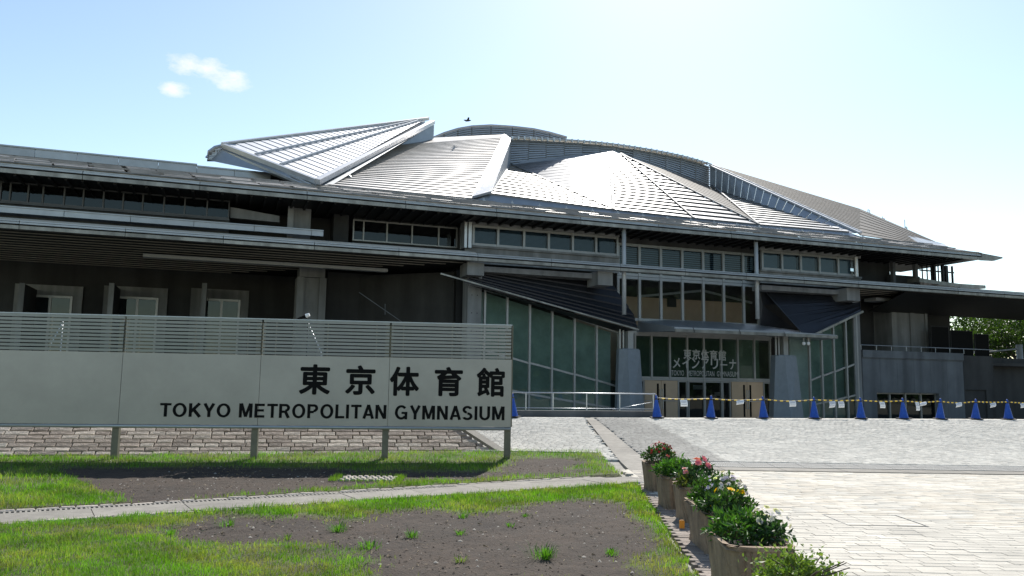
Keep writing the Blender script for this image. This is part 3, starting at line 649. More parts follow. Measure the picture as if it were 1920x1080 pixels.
# faceted front slopes under the louvre
p2, pk, pb = P(957, 309, 12.75), P(1143, 289, 9.2), P(1150, 394, -.45); p1 = P(918, 364, -.45); pd, pe = P(1300, 410, -.45), P(1422, 422, -.45); pr = P(1334, 348, 12.9)
nA = 13
mA = MB()
for i in range(nA): mA.lap([p1, pb, p2, p2], i / nA, (i + 1) / nA - .0005, .076)
part('lapped_facet', mA, 'roof', roof_o)
mB_ = MB()
for i in range(18): mB_.lap([pb, pb, pk, p2], i / 18, (i + 1) / 18, .012)
part('smooth_facet', mB_, 'roof', roof_o)
m = MB(); m.add([p2 + [0, .02, -.02], pk + [0, .02, -.02], P(1150, 281, 12.9), P(985, 301, 12.95)], [(0, 1, 2, 3)]); m.add([pk, P(1163, 289, 9.3), pr, P(1150, 281, 12.9)], [(0, 1, 2, 3)]); part('facet_flashing', m, 'louvre', roof_o)
mC = MB(); nC = 20
for i in range(nC): mC.lap([pb, pd, P(1163, 289, 9.3), pk], i / nC, (i + 1) / nC, .076)
part('lapped_facet', mC, 'roof', roof_o)
pk2 = P(1163, 289, 9.3)
def tri_panels(a, b, c, n, t, mt):                            # sheets across triangle a-b-c, parallel to a-b, narrowing to c
    nn = np.cross(b - a, c - a); nn /= np.linalg.norm(nn); nn = nn if nn[2] > 0 else -nn
    for i in range(n):
        f0, f1 = i / n, (i + 1) / n - .002
        q = [a + (c - a) * f0 + nn * t, b + (c - b) * f0 + nn * t, b + (c - b) * f1 + nn * .005, a + (c - a) * f1 + nn * .005]
        m = MB(); m.add(q + [p - nn * .06 - nn * (t if j < 2 else 0) for j, p in enumerate(q)], [(0, 1, 2, 3), (4, 5, 1, 0), (5, 6, 2, 1), (7, 4, 0, 3)]); part('roof_panel', m, mt, roof_o)
tri_panels(pd, pe, pk2, 17, .076, 'roof')
m = MB()
for i in range(14): m.lap([pe + [.02, 0, .03], pe + [.05, 0, .03], pr + [0, 0, -.1], pk2 + [0, .05, .05]], i / 14, (i + 1) / 14, .02)
part('grey_facet', m, 'roof_brown', roof_o)
pf = P(1592, 436, -.45)
m = MB(); base = [P(596, 349, -.7), b_, a_, p1, pb, pd, pe, pf, P(1612, 443, -.45), P(1722, 458, -.45)]
for q0, q1 in zip(base[:-1], base[1:]): m.add([(q0[0], -.85, 10.93), (q1[0], -.85, 10.93), q1 + [0, .05, .02], q0 + [0, .05, .02]], [(0, 1, 2, 3)])
part('base_flashing', m, 'roof_blue', roof_o)
tri_panels(pe + [.12, 0, 0], pf, pr + [.1, -.05, -.25], 17, .076, 'roof')
for q0, q1 in ((pb, pk), (p1, p2), (pb, p2), (pd, pk2), (pe, pk2), (pe, pr)):  # dark strips added to draw the fold lines that sun glare washes out
    m = MB(); m.beam(q0 + [0, -.05, .06], q1 + [0, -.05, .06], .14, .06, (0, -.5, 1)); part('fold_strip', m, 'ridge', roof_o)
# blue side wall running down to the eave, in cassettes, with a bright rim
w0t, w1t, w0b, w1b = P(1331, 312, 12.9), P(1608, 437, -.4), P(1331, 351, 12.9), P(1590, 437, -.4)
for i in range(19):
    f0, f1 = i / 19, (i + 1) / 19 - .004
    a, b = w0b + (w1b - w0b) * f0, w0b + (w1b - w0b) * f1; c, d = w0t + (w1t - w0t) * f1, w0t + (w1t - w0t) * f0
    m = MB(); m.prism([a, b, c, d], (.12, .12, 0)); part('wall_cassette', m, 'roof_blue', roof_o)
m = MB(); m.beam(w0t + [0, -.05, .06], w1t + [.15, -.05, .02], .34, .10); m.beam(w0t + [.2, .2, .26], w1t + [.4, .1, .12], .12, .10); part('side_wall_rim', m, 'rim', roof_o)
r0_, r1_, r2_ = P(1336, 308, 13.6), P(1612, 391, 9.0), P(1764, 457, 4.0); r3_, r4_ = P(1722, 457, -.45), P(1612, 441, -.45)
ribbed('lapped_facet', [r4_, r3_, r2_, r1_], 9, .03, 'roof_brown'); ribbed('lapped_facet', [w1t + [.2, .1, -.02], r4_ + [.02, 0, 0], r1_, r0_], 20, .03, 'roof_brown')
m = MB(); m.lap([r3_, P(1775, 464, -.3), r2_ + [.4, 0, 0], P(1690, 434, 5.0)], 0, 1, .06); part('end_facet', m, 'roof_blue', roof_o)
# the far roof crown behind
VB = 30
fb = [(806, 262), (832, 251), (858, 243), (884, 238.5), (920, 236.5), (960, 239), (1000, 243.5), (1030, 250), (1062, 259)]
ft = [P(*a, VB) for a in fb]; m = MB(); m.prism(ft + [ft[-1] - [0, 0, 3], ft[0] - [0, 0, 3]], (0, .4, 0)); fo = part('far_crown', m, 'louvre_back', roof_o)
for i in range(len(ft) - 1):
    m = MB()
    for j in range(7): m.beam(ft[i] - [-.05, .1, .12 + j * .2], ft[i + 1] - [.05, .1, .12 + j * .2], .06, .14, (0, .35, .9))
    part('louvre_blades', m, 'louvre', fo)
m = MB(); m.tube([p + [0, -.1, .05] for p in ft], .10, 6); part('crown_rim', m, 'rim', fo)

# --- core volume so that no light leaks through
m = MB(); m.box((ULEFT, 9.0, -.4), (19.0, 45, 9.6)); m.box((19.0, 9.0, -.4), (27, 45, 9.6)); part('core_wall', m, 'concrete_shade')

# --- lower fascia beam and canopies
ZF, VF = 7.54, -2.8
ULC, URC = U(893, VF, 480), U(1618, VF, 540)
u = ULEFT
while u < 44:
    L = 3.9
    m = MB(); m.box((u + .008, VF - .01, ZF + .215), (u + L - .016, VF + .12, ZF + .29)); m.box((u + .008, VF + .03, ZF + .315), (u + L - .016, VF + .12, ZF + .37)); part('gutter', m, 'roof_blue')
    m = MB(); m.box((u, VF + .12, ZF + .15), (u + L, VF + .29, ZF + .36)); part('gutter_recess', m, 'soffit')
    m = MB(); m.box((u + .012, VF, ZF), (u + L - .012, VF + .30, ZF + .15))
    part('canopy_fascia', m, 'fascia'); u += L
for (ua, ub) in ((ULEFT, ULC), (URC, 44.)):
    m = MB(); q = [(ua, VF + .1, ZF + .37), (ub, VF + .1, ZF + .37), (ub, -.9 if ua < 0 else -.1, ZF + (.72 if ua < 0 else .62)), (ua, -.9 if ua < 0 else -.1, ZF + (.72 if ua < 0 else .62))]
    for i in range(5): m.lap(q, i / 5, (i + 1) / 5, .06)
    rf = part('canopy_roof', m, 'roof_blue')
    dep = 8.9 if ua < 0 else 6.0
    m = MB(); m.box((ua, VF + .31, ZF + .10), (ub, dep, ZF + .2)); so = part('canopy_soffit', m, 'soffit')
    nb = 14 if ua < 0 else 11
    for i in range(nb):
        v = VF + .62 + i * (dep - VF - .8) / nb; uu = ub - (.0 if i < 2 else (i - 1) * .93) if ua < 0 else ub
        us = ua if ua < 0 else ua + .2
        m = MB(); m.box((us, v, ZF + .062), (uu, v + .10, ZF + .098)); part('soffit_batten', m, 'batten', so)
# pale light trough hung in the left soffit
q0, q1 = P(268, 487, 1.6), P(726, 514, 1.6); m = MB(); m.box((q0[0], 1.45, 7.32), (q1[0], 1.85, 7.48)); part('light_trough', m, 'steelcol')
q0, q1 = P(1634, 577, .6), P(1664, 577, .6); m = MB(); m.box((q0[0], .2, 7.25), (q1[0], 1.2, 7.45)); part('light_trough', m, 'steelcol')
# terrace upstand above the left canopy
VU = -1.3; zt = Zp(480, 424, VU); u = ULEFT; ue = U(607, VU, 430)
while u < ue - .1:
    L = min(2.6, ue - u); m = MB(); m.box((u + .01, VU, zt - .24), (u + L - .01, VU + .2, zt)); m.box((u + .005, VU - .05, zt), (u + L - .005, VU + .2, zt + .05)); part('terrace_upstand', m, 'roof_blue'); u += L
m = MB(); m.box((ULEFT, .5, 7.9), (U(870, .5, 450), 8.9, 8.3)); part('terrace_slab', m, 'concrete_shade')

# --- windows
def window(v, ul, ur, z0, z1, fw=.05, glass='glass_up', dp=.10, zl=None, zr=None, transoms=(), name='window', fm='mull'):
    # one bay: frame bars, the pane as its sub-part; zl/zr = sloping head
    zl = z1 if zl is None else zl; zr = z1 if zr is None else zr
    m = MB(); m.box((ul - fw / 2, v - dp, z0), (ul + fw / 2, v + .03, zl)); m.box((ur - fw / 2 + .004, v - dp * .9, z0), (ur + fw / 2 - .004, v + .028, zr - .002))
    for (za, zb) in ((z0 + fw / 2, z0 + fw / 2), (zl - fw / 2, zr - fw / 2)) + tuple(transoms):
        m.beam((ul + fw / 2, v - .035, za), (ur - fw / 2, v - .035, zb), .07, fw)
    w_ = part(name, m, fm); m = MB(); m.add([(ul, v, z0), (ur, v, z0), (ur, v, zr), (ul, v, zl)], [(0, 1, 2, 3)]); part('pane', m, glass, w_); return w_
# left upper strip windows, set back
v = -.7; xs = [-110, -73, -36, 0, 18, 52, 80, 120, 156, 194, 231, 268, 308, 347, 389, 430]
zb, zt_ = Zp(200, 393, v), 9.9
for a, b in zip(xs[:-1], xs[1:]): window(v, U(a, v, 380), U(b, v, 380), zb, zt_, .06, 'glass_dk', fm='mull_dk')
m = MB(); m.box((ULEFT, v + .05, 7.9), (U(432, v, 380), v + .2, zb)); m.box((ULEFT, v - .12, zb - .09), (U(432, v, 380), v + .04, zb - .005)); part('window_sill', m, 'concrete')
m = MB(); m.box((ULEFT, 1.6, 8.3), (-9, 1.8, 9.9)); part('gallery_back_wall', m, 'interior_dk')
m = MB(); m.prism([P(432, 408, -.65), P(524, 417, -.65), P(524, 405, -.65), P(432, 388, -.65)], (0, .25, 0)); part('gallery_wall', m, 'concrete_lt')
m = MB(); a = P(543, 426, -.4); b = P(584, 386, -.4); m.box((a[0], -.4, 7.9), (b[0], .8, 9.9)); m.box((a[0] - .12, -.6, 7.9), (a[0] + .16, -.41, 9.92)); part('gallery_pier', m, 'concrete_lt')
m = MB(); a = P(625, 436, .2); b = P(655, 395, .2); m.box((a[0], .2, 8.2), (b[0], 2.6, 9.9)); part('gallery_pier', m, 'concrete_shade')
# dark windows left of the entrance front
v = .8; xs = [662, 681, 725, 772, 822, 856]; zb, zt_ = Zp(780, 460, v), Zp(780, 421, v)
for a, b in zip(xs[:-1], xs[1:]): window(v, U(a, v, 440), U(b, v, 440), zb, zt_, .07, 'glass_dk')
m = MB(); m.box((U(660, v, 440), v + .05, 7.7), (U(875, v, 440), v + .25, zb)); m.box((U(660, v, 440), v - .02, zt_), (U(875, v, 440), v + .2, 9.92)); part('spandrel_wall', m, 'concrete_shade')
# bright upper row, left of the entrance
v = -.6; xs = [886.7, 933, 981.7, 1028, 1073, 1116.7, 1156.7]; zb, zt_ = Zp(1020, 470, v), Zp(1020, 433, v)
for a, b in zip(xs[:-1], xs[1:]):
    window(v, U(a, v, 450), U(b, v, 450), zb, zt_, .12, 'glass_up')
    m = MB(); ua, ub = U(a, v, 450), U(b, v, 450)
    for i in range(15): z = zb + .05 + i * (zt_ - zb - .1) / 15; m.add([(ua + .08, v + .22, z), (ub - .08, v + .22, z), (ub - .08, v + .28, z + .065), (ua + .08, v + .28, z + .065)], [(0, 1, 2, 3)])
    part('window_blind', m, 'blind')
ua, ub = U(872, v, 450), U(1160, v, 450)
m = MB(); m.box((ua, v - .14, zb - .12), (ub, v + .1, zb - .01)); m.box((ua, v - .04, 7.75), (ub, v + .12, zb - .12)); m.box((ua, v - .1, zt_ + .01), (ub, v + .1, 9.92)); part('window_surround', m, 'concrete_lt')
m = MB(); a = P(878, 440, v - .3); m.box((a[0], v - .35, zb - .2), (a[0] + .17, v - .15, zt_ + .05)); m.box((a[0] - .2, v - .3, zb - .2), (a[0] - .06, v + .5, 9.9)); part('corner_post', m, 'rim')
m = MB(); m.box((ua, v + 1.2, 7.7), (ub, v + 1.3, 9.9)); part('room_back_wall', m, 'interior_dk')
# entrance: tall upper glazing in two tiers
v = 0; xs = [1158, 1198, 1238, 1278, 1317, 1355, 1392, 1420]; zt_, zm, zl_ = Zp(1290, 466, v), 7.72, Zp(1290, 606, v)
for a, b in zip(xs[:-1], xs[1:]):
    ua, ub = U(a, v, 500), U(b, v, 500)
    window(v, ua, ub, zm + .01, zt_, .15, 'glass_up'); window(v, ua, ub, zl_, zm - .01, .15, 'glass')
ua, ub = U(1154, v, 500), U(1426, v, 500)
m = MB(); m.box((ua, v - .08, zt_ + .01), (ub, v + .2, 9.92)); part('window_head', m, 'concrete_shade')
# the hall inside: tan wall with a pale sloping handrail band
m = MB(); m.box((U(1158, 0, 500) - 1.0, 3.4, -.3), (U(1420, 0, 500) + 1.5, 3.6, 7.0)); part('hall_back_wall', m, 'interior')
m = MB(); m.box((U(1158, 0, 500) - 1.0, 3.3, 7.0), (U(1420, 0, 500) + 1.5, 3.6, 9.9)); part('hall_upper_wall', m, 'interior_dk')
m = MB(); a = P(1318, 545, 3.2)
m.beam(P(1195, 556, 3.2), a, .06, .14); m.beam(a, P(1410, 568, 3.2), .06, .14); part('hall_stair_rail', m, 'steelcol')
m = MB(); q0, q1 = P(1252, 575, 3.3), P(1268, 542, 3.3); m.box((q0[0], 3.3, q0[2]), (q1[0], 3.38, q1[2])); part('hall_niche', m, 'interior_dk')
m = MB()
for i in range(14): z = 7.9 + i * .125; m.box((U(1162, 0, 500), .35, z), (U(1416, 0, 500), .40, z + .055))
part('hall_blind', m, 'blind')
# right upper row
v = -.6; xs = [1428, 1465, 1500, 1535, 1570, 1602]; zb, zt_ = Zp(1515, 512, v), Zp(1515, 477, v)
for a, b in zip(xs[:-1], xs[1:]):
    window(v, U(a, v, 490), U(b, v, 490), zb, zt_, .13, 'glass_up')
    m = MB(); ua, ub = U(a, v, 490), U(b, v, 490); m.box((ua + .1, v + .25, zb + .05), (ub - .1, v + .28, zt_ - .05)); part('window_blind', m, 'blind')
ua, ub = U(1424, v, 490), U(1612, v, 490)
m = MB(); m.box((ua, v - .14, zb - .12), (ub, v + .1, zb - .01)); m.box((ua, v - .04, 7.75), (ub, v + .12, zb - .12)); m.box((ua, v - .1, zt_ + .01), (ub, v + .1, 9.92)); part('window_surround', m, 'concrete_lt')
m = MB(); a = P(1602, 500, v - .3); m.tube([(a[0] + .15, v - .3, zb - .05), (a[0] + .15, v - .3, zt_ + .02)], .11, 10); part('corner_post', m, 'rim')
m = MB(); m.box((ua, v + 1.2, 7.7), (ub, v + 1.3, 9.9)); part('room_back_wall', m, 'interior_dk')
# round steel columns in front of the glazing
for px, zlo in ((1170, 590), (1419, 598)):
    a = P(px, 530, -2.2); zb = Zp(px, zlo, -2.2); m = MB(); m.tube([(a[0], -2.2, zb), (a[0], -2.2, ZE + .05)], .115, 12); m.tube([(a[0], -2.2, ZF + .1), (a[0], -2.2, ZF + .3)], .17, 12); part('steel_column', m, 'steelcol', B, True)
# concrete blocks carrying the fascia beam
for x0, x1, y0, y1 in ((876, 908, 490, 515), (1121, 1149, 512, 534), (1589, 1612, 543, 563)):
    a, b = P(x0, y1, -2.3), P(x1, y0, -2.3); m = MB(); m.box((a[0], -2.3, a[2]), (b[0], -1.0, ZF - .003)); part('bearing_block', m, 'concrete_lt')
m = MB(); a, b = P(908, 497, -1.6), P(1148, 521, -1.6); m.box((a[0], -1.6, ZF - .33), (b[0], -.7, ZF - .06)); part('edge_beam', m, 'concrete_lt')
m = MB(); a, b = P(1428, 530, -1.6), P(1590, 545, -1.6); m.box((a[0], -1.6, ZF - .33), (b[0], -.7, ZF - .06)); part('edge_beam', m, 'concrete_lt')

# --- splayed glass walls with sloping heads, left and right
v = -1.4; ZG = -.25
Lm = [(909, 541.8), (950.7, 553), (993, 564.7), (1034.7, 577.5), (1076.6, 593), (1117.8, 607.5), (1159, 621.8)]
T1 = [(909, 657), (950.7, 669), (993, 680.7), (1034.7, 691), (1076.6, 702), (1117.8, 713), (1159, 725)]
T2 = [(909, 722), (950.7, 730), (993, 738.8), (1034.7, 746), (1076.6, 753), (1117.8, 760), (1159, 767)]
def zof(p, v): return bp(p[0], p[1], v)[2]
for i in range(len(Lm) - 1):
    ul, ur = bp(*Lm[i], v)[0], bp(*Lm[i + 1], v)[0]
    window(v, ul, ur, ZG, 0, .10, 'glass_gr', .12, zof(Lm[i], v), zof(Lm[i + 1], v), ((zof(T1[i], v), zof(T1[i + 1], v)), (zof(T2[i], v), zof(T2[i + 1], v))))
m = MB(); a = bp(*Lm[0], v)[0]; b = bp(*Lm[-1], v)[0]; m.prism([(a, v + .9, ZG), (b, v + .9, ZG), (b, v + .9, zof(Lm[-1], v)), (a, v + .9, zof(Lm[0], v))], (0, .1, 0)); part('glass_wall_lining', m, 'curtain')
Rm = [(1515, 626), (1537.6, 615.5), (1560, 606), (1583, 596.5), (1603, 587)]; R1 = [(1515, 713), (1537.6, 705), (1560, 697), (1583, 688.5), (1603, 681)]; R2 = [(1515, 760), (1537.6, 755), (1560, 750), (1583, 744.5), (1603, 739.5)]
vr = -1.4
for i in range(len(Rm) - 1):
    ul, ur = bp(*Rm[i], vr)[0], bp(*Rm[i + 1], vr)[0]
    window(vr, ul, ur, ZG, 0, .10, 'glass_gr', .12, zof(Rm[i], vr), zof(Rm[i + 1], vr), ((zof(R1[i], vr), zof(R1[i + 1], vr)), (zof(R2[i], vr), zof(R2[i + 1], vr))))
m = MB(); a = bp(1500, 630, vr)[0]; b = bp(*Rm[-1], vr)[0]; m.prism([(a, vr + .9, ZG), (b, vr + .9, ZG), (b, vr + .9, zof(Rm[-1], vr)), (a, vr + .9, zof(Rm[0], vr))], (0, .1, 0)); part('glass_wall_lining', m, 'curtain')
# dark sheet roofs over them, in strips
fl, fr_ = P(870, 528, -2.3), P(1195, 616, -2.6); bl_, br_ = P(905, 506, -.4), P(1146, 530, -.4); br2 = P(1188, 590, -.9)
for i in range(7):
    f0, f1 = i / 7, (i + 1) / 7 - .008
    mid = lambda f: (fl + (bl_ - fl) * f, fr_ + (br2 - fr_) * min(1, f * 2.2) if f < .45 else br2 + (br_ - br2) * ((f - .45) / .55))
    a, b = mid(f0); d, c = mid(f1); up = np.array([0, -.02, .05])
    m = MB(); m.add([a + up, b + up, c, d, a - [0, 0, .05], b - [0, 0, .05], c - [0, 0, .05], d - [0, 0, .05]], [(0, 1, 2, 3), (4, 5, 1, 0), (5, 6, 2, 1), (7, 4, 0, 3), (7, 6, 5, 4)]); part('dark_roof_strip', m, 'darkroof')
m = MB(); m.beam(P(826, 513, -2.32), fr_ + [.05, -.04, -.06], .07, .07); part('dark_roof_gutter', m, 'fascia')
m = MB(); m.add([fl - [0, 0, .1], fr_ - [0, 0, .1], bp(*Lm[-1], -1.45), bp(*Lm[0], -1.45)], [(0, 1, 2, 3)]); part('dark_roof_soffit', m, 'soffit')
# right-hand dark roof, seen from below its edge
g0, g1, g2, g3, g4 = P(1426, 538, -.5), P(1613, 556, -.9), P(1614, 583, -2.2), P(1512, 634, -2.6), P(1432, 572, -.5)
for i in range(5):
    f0, f1 = i / 5, (i + 1) / 5 - .01
    a, b = g3 + (g0 - g3) * f0, g3 + (g0 - g3) * f1; d, c = g2 + (g1 - g2) * f0, g2 + (g1 - g2) * f1
    m = MB(); m.prism([a, d, c, b], (0, .03, .10)); part('dark_roof_strip', m, 'darkroof')
m = MB(); m.add([g4 + [0, .05, 0], g1 + [0, .05, 0], g0], [(0, 1, 2)]); m.add([g4 + [0, .1, 0], g0 + [0, .1, 0], P(1426, 610, -.2), P(1492, 618, -.4)], [(0, 1, 2, 3)]); part('dark_roof_cheek', m, 'darkroof')
m = MB(); m.beam(g3 + [-.05, -.05, -.03], g2 + [.1, -.05, -.03], .10, .12); part('dark_roof_gutter', m, 'fascia')
# concrete columns at the outer ends of the glass walls
a, b = P(876, 600, -1.5), P(902, 600, -1.5); m = MB(); m.box((a[0], -1.5, -.3), (b[0], -.6, 7.1)); wc = part('wall_column', m, 'concrete_lt')
for zz in np.arange(.6, 7.0, .9):
    for uu in (a[0] + .22, b[0] - .22):
        m = MB(); m.tube([(uu, -1.504, zz), (uu, -1.499, zz)], .03, 8); part('tie_hole', m, 'soffit', wc)
a, b = P(1604, 700, -1.5), P(1616, 700, -1.5); m = MB(); m.box((a[0], -1.5, -.3), (b[0], -.6, 7.2)); part('wall_column', m, 'concrete_lt')

# --- entrance at ground level
v = 0; xs = [1189.6, 1220.7, 1254.8, 1287.4, 1318.5, 1351, 1382, 1413, 1443]; zt_, zb = 4.50, 2.02
for a, b in zip(xs[:-1], xs[1:]): window(v, U(a, v, 660), U(b, v, 660), zb, zt_, .11, 'glass_gr')
m = MB(); m.box((U(1189, v, 660), v - .13, 1.93), (U(1443, v, 660), v + .05, 2.015)); m.box((U(1189, v, 660) - .1, v - .1, zt_ + .005), (U(1443, v, 660) + .1, v + .3, 4.95)); part('entrance_transom', m, 'mull')
m = MB(); m.box((U(1189, v, 660), v + 1.0, 2.0), (U(1443, v, 660), v + 1.1, 4.6)); part('entrance_lining', m, 'curtain_dk')
def door_leaf(ul, ur, hinge):
    m = MB(); m.box((ul + .01, -.09, -.2), (ur - .01, -.03, 1.92)); d = part('door', m, 'door')
    s = ur - .22 if hinge == 'l' else ul + .22
    m = MB(); m.box((s - .06, -.10, -.1), (s + .06, -.089, 1.75)); part('door_window', m, 'black', d)
    m = MB(); hx = ur - .07 if hinge == 'l' else ul + .07; m.tube([(hx, -.16, .35), (hx, -.16, 1.45)], .022, 8); m.tube([(hx, -.09, .4), (hx, -.16, .4)], .015, 6); m.tube([(hx, -.09, 1.4), (hx, -.16, 1.4)], .015, 6); part('handle', m, 'rail', d)
    m = MB(); m.box((ul + .05, -.13, .78), (ur - .05, -.10, .82)); part('push_bar', m, 'rail', d)
for x0, xm, x1 in ((1207.5, 1238.5, 1269.5), (1370.3, 1399.5, 1429.5)):
    door_leaf(U(x0, 0, 750), U(xm, 0, 750), 'l'); door_leaf(U(xm, 0, 750), U(x1, 0, 750), 'r')
for x0, x1 in ((1271, 1287), (1290, 1319), (1321, 1352), (1354, 1368), (1431, 1443), (1189.6, 1206)): window(0, U(x0, 0, 750), U(x1, 0, 750), -.2, 1.92, .07, 'glass_dk', name='entrance_glass')
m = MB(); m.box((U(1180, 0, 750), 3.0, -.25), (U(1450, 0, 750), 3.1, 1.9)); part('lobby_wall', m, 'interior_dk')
for px, w_, py0, py1 in ((1340, .6, 735, 742), (1300, .9, 722, 730)):
    a = P(px, py1, 1.2); b = P(px, py0, 1.2); m = MB(); m.box((a[0], 1.2, a[2]), (a[0] + w_, 1.22, b[2])); part('lobby_notice', m, 'paper')
# entrance canopy, gently arched
tops = [(1196, 603), (1254, 600), (1336, 603), (1416, 609), (1512, 622)]; VC0, VC1 = -3.0, -.15
tp_ = [P(*a, VC1) for a in tops]; front = []
for i in range(len(tops) - 1):
    a, b = tp_[i], tp_[i + 1]; fa = np.array([a[0] - (.2 if i else -.6), VC0, 4.72]); fb_ = np.array([b[0] - .25, VC0, 4.72 if i < 3 else 4.66])
    m = MB(); m.add([fa, fb_, b, a, fa - [0, 0, .22], fb_ - [0, 0, .22], b - [0, 0, .6], a - [0, 0, .6]], [(0, 1, 2, 3), (4, 5, 1, 0), (7, 6, 5, 4), (5, 6, 2, 1), (7, 4, 0, 3)]); part('entrance_canopy', m, 'roof_blue')
    m = MB(); m.box((fa[0] + .01, VC0 - .07, 4.46), (fb_[0] - .01, VC0 - .004, 4.62)); part('canopy_gutter', m, 'fascia')
# battered granite piers flanking the entrance, with the steel stubs on top
for x0, x1, xb0, xb1, xm, py in ((1161, 1200, 1156, 1209, 1177, 655), (1454, 1493, 1450, 1508, 1472, 667)):
    vf = -2.3; a, b = P(x0, py, vf), P(x1, py, vf); c, d = P(xb0, 785, vf), P(xb1, 785, vf); e = P(xm, py, vf - .35)[0]; z1 = a[2]; z0 = -.35
    V = [(c[0], vf, z0), (e, vf - .75, z0), (d[0], vf, z0), (d[0] - .15, vf + .75, z0), (c[0] + .25, vf + .75, z0), (a[0], vf, z1), (e, vf - .32, z1), (b[0], vf, z1), (b[0] - .1, vf + .6, z1), (a[0] + .15, vf + .6, z1)]
    m = MB(); m.add(V, [(0, 1, 6, 5), (1, 2, 7, 6), (2, 3, 8, 7), (3, 4, 9, 8), (4, 0, 5, 9), (5, 6, 7, 8, 9)]); pr_ = part('granite_pier', m, 'pier')
    m = MB(); m.box((a[0] + .17, vf - .1, z1 + .003), (b[0] - .13, vf + .55, z1 + .05)); part('pier_cap', m, 'pier', pr_)
    m = MB(); cx = (a[0] + b[0]) / 2
    for dx in (-.36, -.16): m.tube([(cx + dx, vf + .4, z1 + .05), (cx + dx, vf + .4, 4.62)], .055, 8)
    m.box((cx + .02, vf + .2, z1 + .05), (cx + .34, vf + .6, 4.62)); part('steel_stub', m, 'mull', pr_)
# lettering on the glass
def text_mesh(s, off=0.0, ext=.004):
    cu = bpy.data.curves.new('t', 'FONT'); cu.body = s; cu.offset = off; cu.extrude = ext; cu.resolution_u = 4
    ob = bpy.data.objects.new('t', cu); col.objects.link(ob); bpy.context.view_layer.update()
    dg = bpy.context.evaluated_depsgraph_get(); me = bpy.data.meshes.new_from_object(ob.evaluated_get(dg)); bpy.data.objects.remove(ob); bpy.data.curves.remove(cu); return me
def raw_text(ch):
    me = text_mesh(ch, 0, 0); n = len(me.vertices); co = np.empty(n * 3, np.float32); me.vertices.foreach_get('co', co); co = co.reshape(-1, 3)[:, :2].astype(float)
    fs = [tuple(p.vertices) for p in me.polygons]; bpy.data.meshes.remove(me); return co, fs
def stroke_text(wd, th=.185):                                 # heavy grotesque capitals from strokes; cap height 1
    X = 0.0; V = []; Fc = []
    def seg(a, b, t=th):
        a, b = np.array(a, float), np.array(b, float); d = (b - a) / np.linalg.norm(b - a); q = np.array([-d[1], d[0]]) * t / 2; o = len(V); V.extend([a - q, b - q, b + q, a + q]); Fc.append((o, o + 1, o + 2, o + 3))
    def arc(cx, cy, rx, ry, a0, a1, t=th, n=22):
        o = len(V)
        for i in range(n + 1):
            w = R(a0 + (a1 - a0) * i / n); V.append(np.array([cx + (rx - t * .5) * math.cos(w) * 1.0 + t * .5 * math.cos(w), cy + ry * math.sin(w)])); V.append(np.array([cx + (rx - t) * math.cos(w), cy + (ry - t * .92) * math.sin(w)]))
        Fc.extend([(o + 2 * i, o + 2 * i + 1, o + 2 * i + 3, o + 2 * i + 2) for i in range(n)])
    h = th / 2
    for c in wd:
        x = X
        if c == 'T': seg((x, 1 - h), (x + .66, 1 - h), th * .92); seg((x + .33, 0), (x + .33, 1)); W = .66
        elif c == 'O': arc(x + .41, .5, .41, .52, 0, 360, th, 36); W = .82
        elif c == 'K': seg((x + h, 0), (x + h, 1)); seg((x + th * .6, .36), (x + .62, 1.0), th * 1.05); seg((x + .27, .56), (x + .66, 0), th * 1.1); W = .74
        elif c == 'Y': seg((x + .10, 1), (x + .365, .42)); seg((x + .63, 1), (x + .365, .42)); seg((x + .365, 0), (x + .365, .46)); W = .73
        elif c == 'M': seg((x + h, 0), (x + h, 1)); seg((x + .82 - h, 0), (x + .82 - h, 1)); seg((x + .14, 1.0), (x + .41, .06), th * .92); seg((x + .68, 1.0), (x + .41, .06), th * .92); W = .82
        elif c == 'N': seg((x + h, 0), (x + h, 1)); seg((x + .70 - h, 0), (x + .70 - h, 1)); seg((x + .12, .98), (x + .58, .02)); W = .70
        elif c == 'E': seg((x + h, 0), (x + h, 1)); [seg((x, y_), (x + .62, y_), th * .92) for y_ in (h, 1 - h)]; seg((x, .52), (x + .58, .52), th * .9); W = .64
        elif c == 'L': seg((x + h, 0), (x + h, 1)); seg((x, h), (x + .58, h), th * .92); W = .59
        elif c == 'I': seg((x + h, 0), (x + h, 1)); W = th
        elif c in 'RP':
            seg((x + h, 0), (x + h, 1)); seg((x, 1 - h), (x + .40, 1 - h), th * .92); seg((x, .44), (x + .40, .44), th * .92); arc(x + .38, .715, .29, .285, -90, 90)
            if c == 'R': seg((x + .40, .44), (x + .60, 0), th * 1.05)
            W = .68
        elif c == 'A': seg((x + .08, 0), (x + .36, 1)); seg((x + .64, 0), (x + .36, 1)); seg((x + .16, .28), (x + .56, .28), th * .85); W = .72
        elif c == 'U': seg((x + h, .34), (x + h, 1)); seg((x + .70 - h, .34), (x + .70 - h, 1)); arc(x + .35, .35, .35, .37, 180, 360); W = .70
        elif c == 'G': arc(x + .41, .5, .41, .52, 42, 318, th, 30); seg((x + .42, .46), (x + .80, .46), th * .85); seg((x + .80 - h, 0), (x + .80 - h, .50), th * .95); W = .80
        elif c == 'S': arc(x + .33, .735, .32, .285, 20, 262); arc(x + .33, .265, .34, .285, -158, 90); W = .67
        X += W + (.13 if c not in 'TYAKL' else .085)
    return np.array(V), Fc
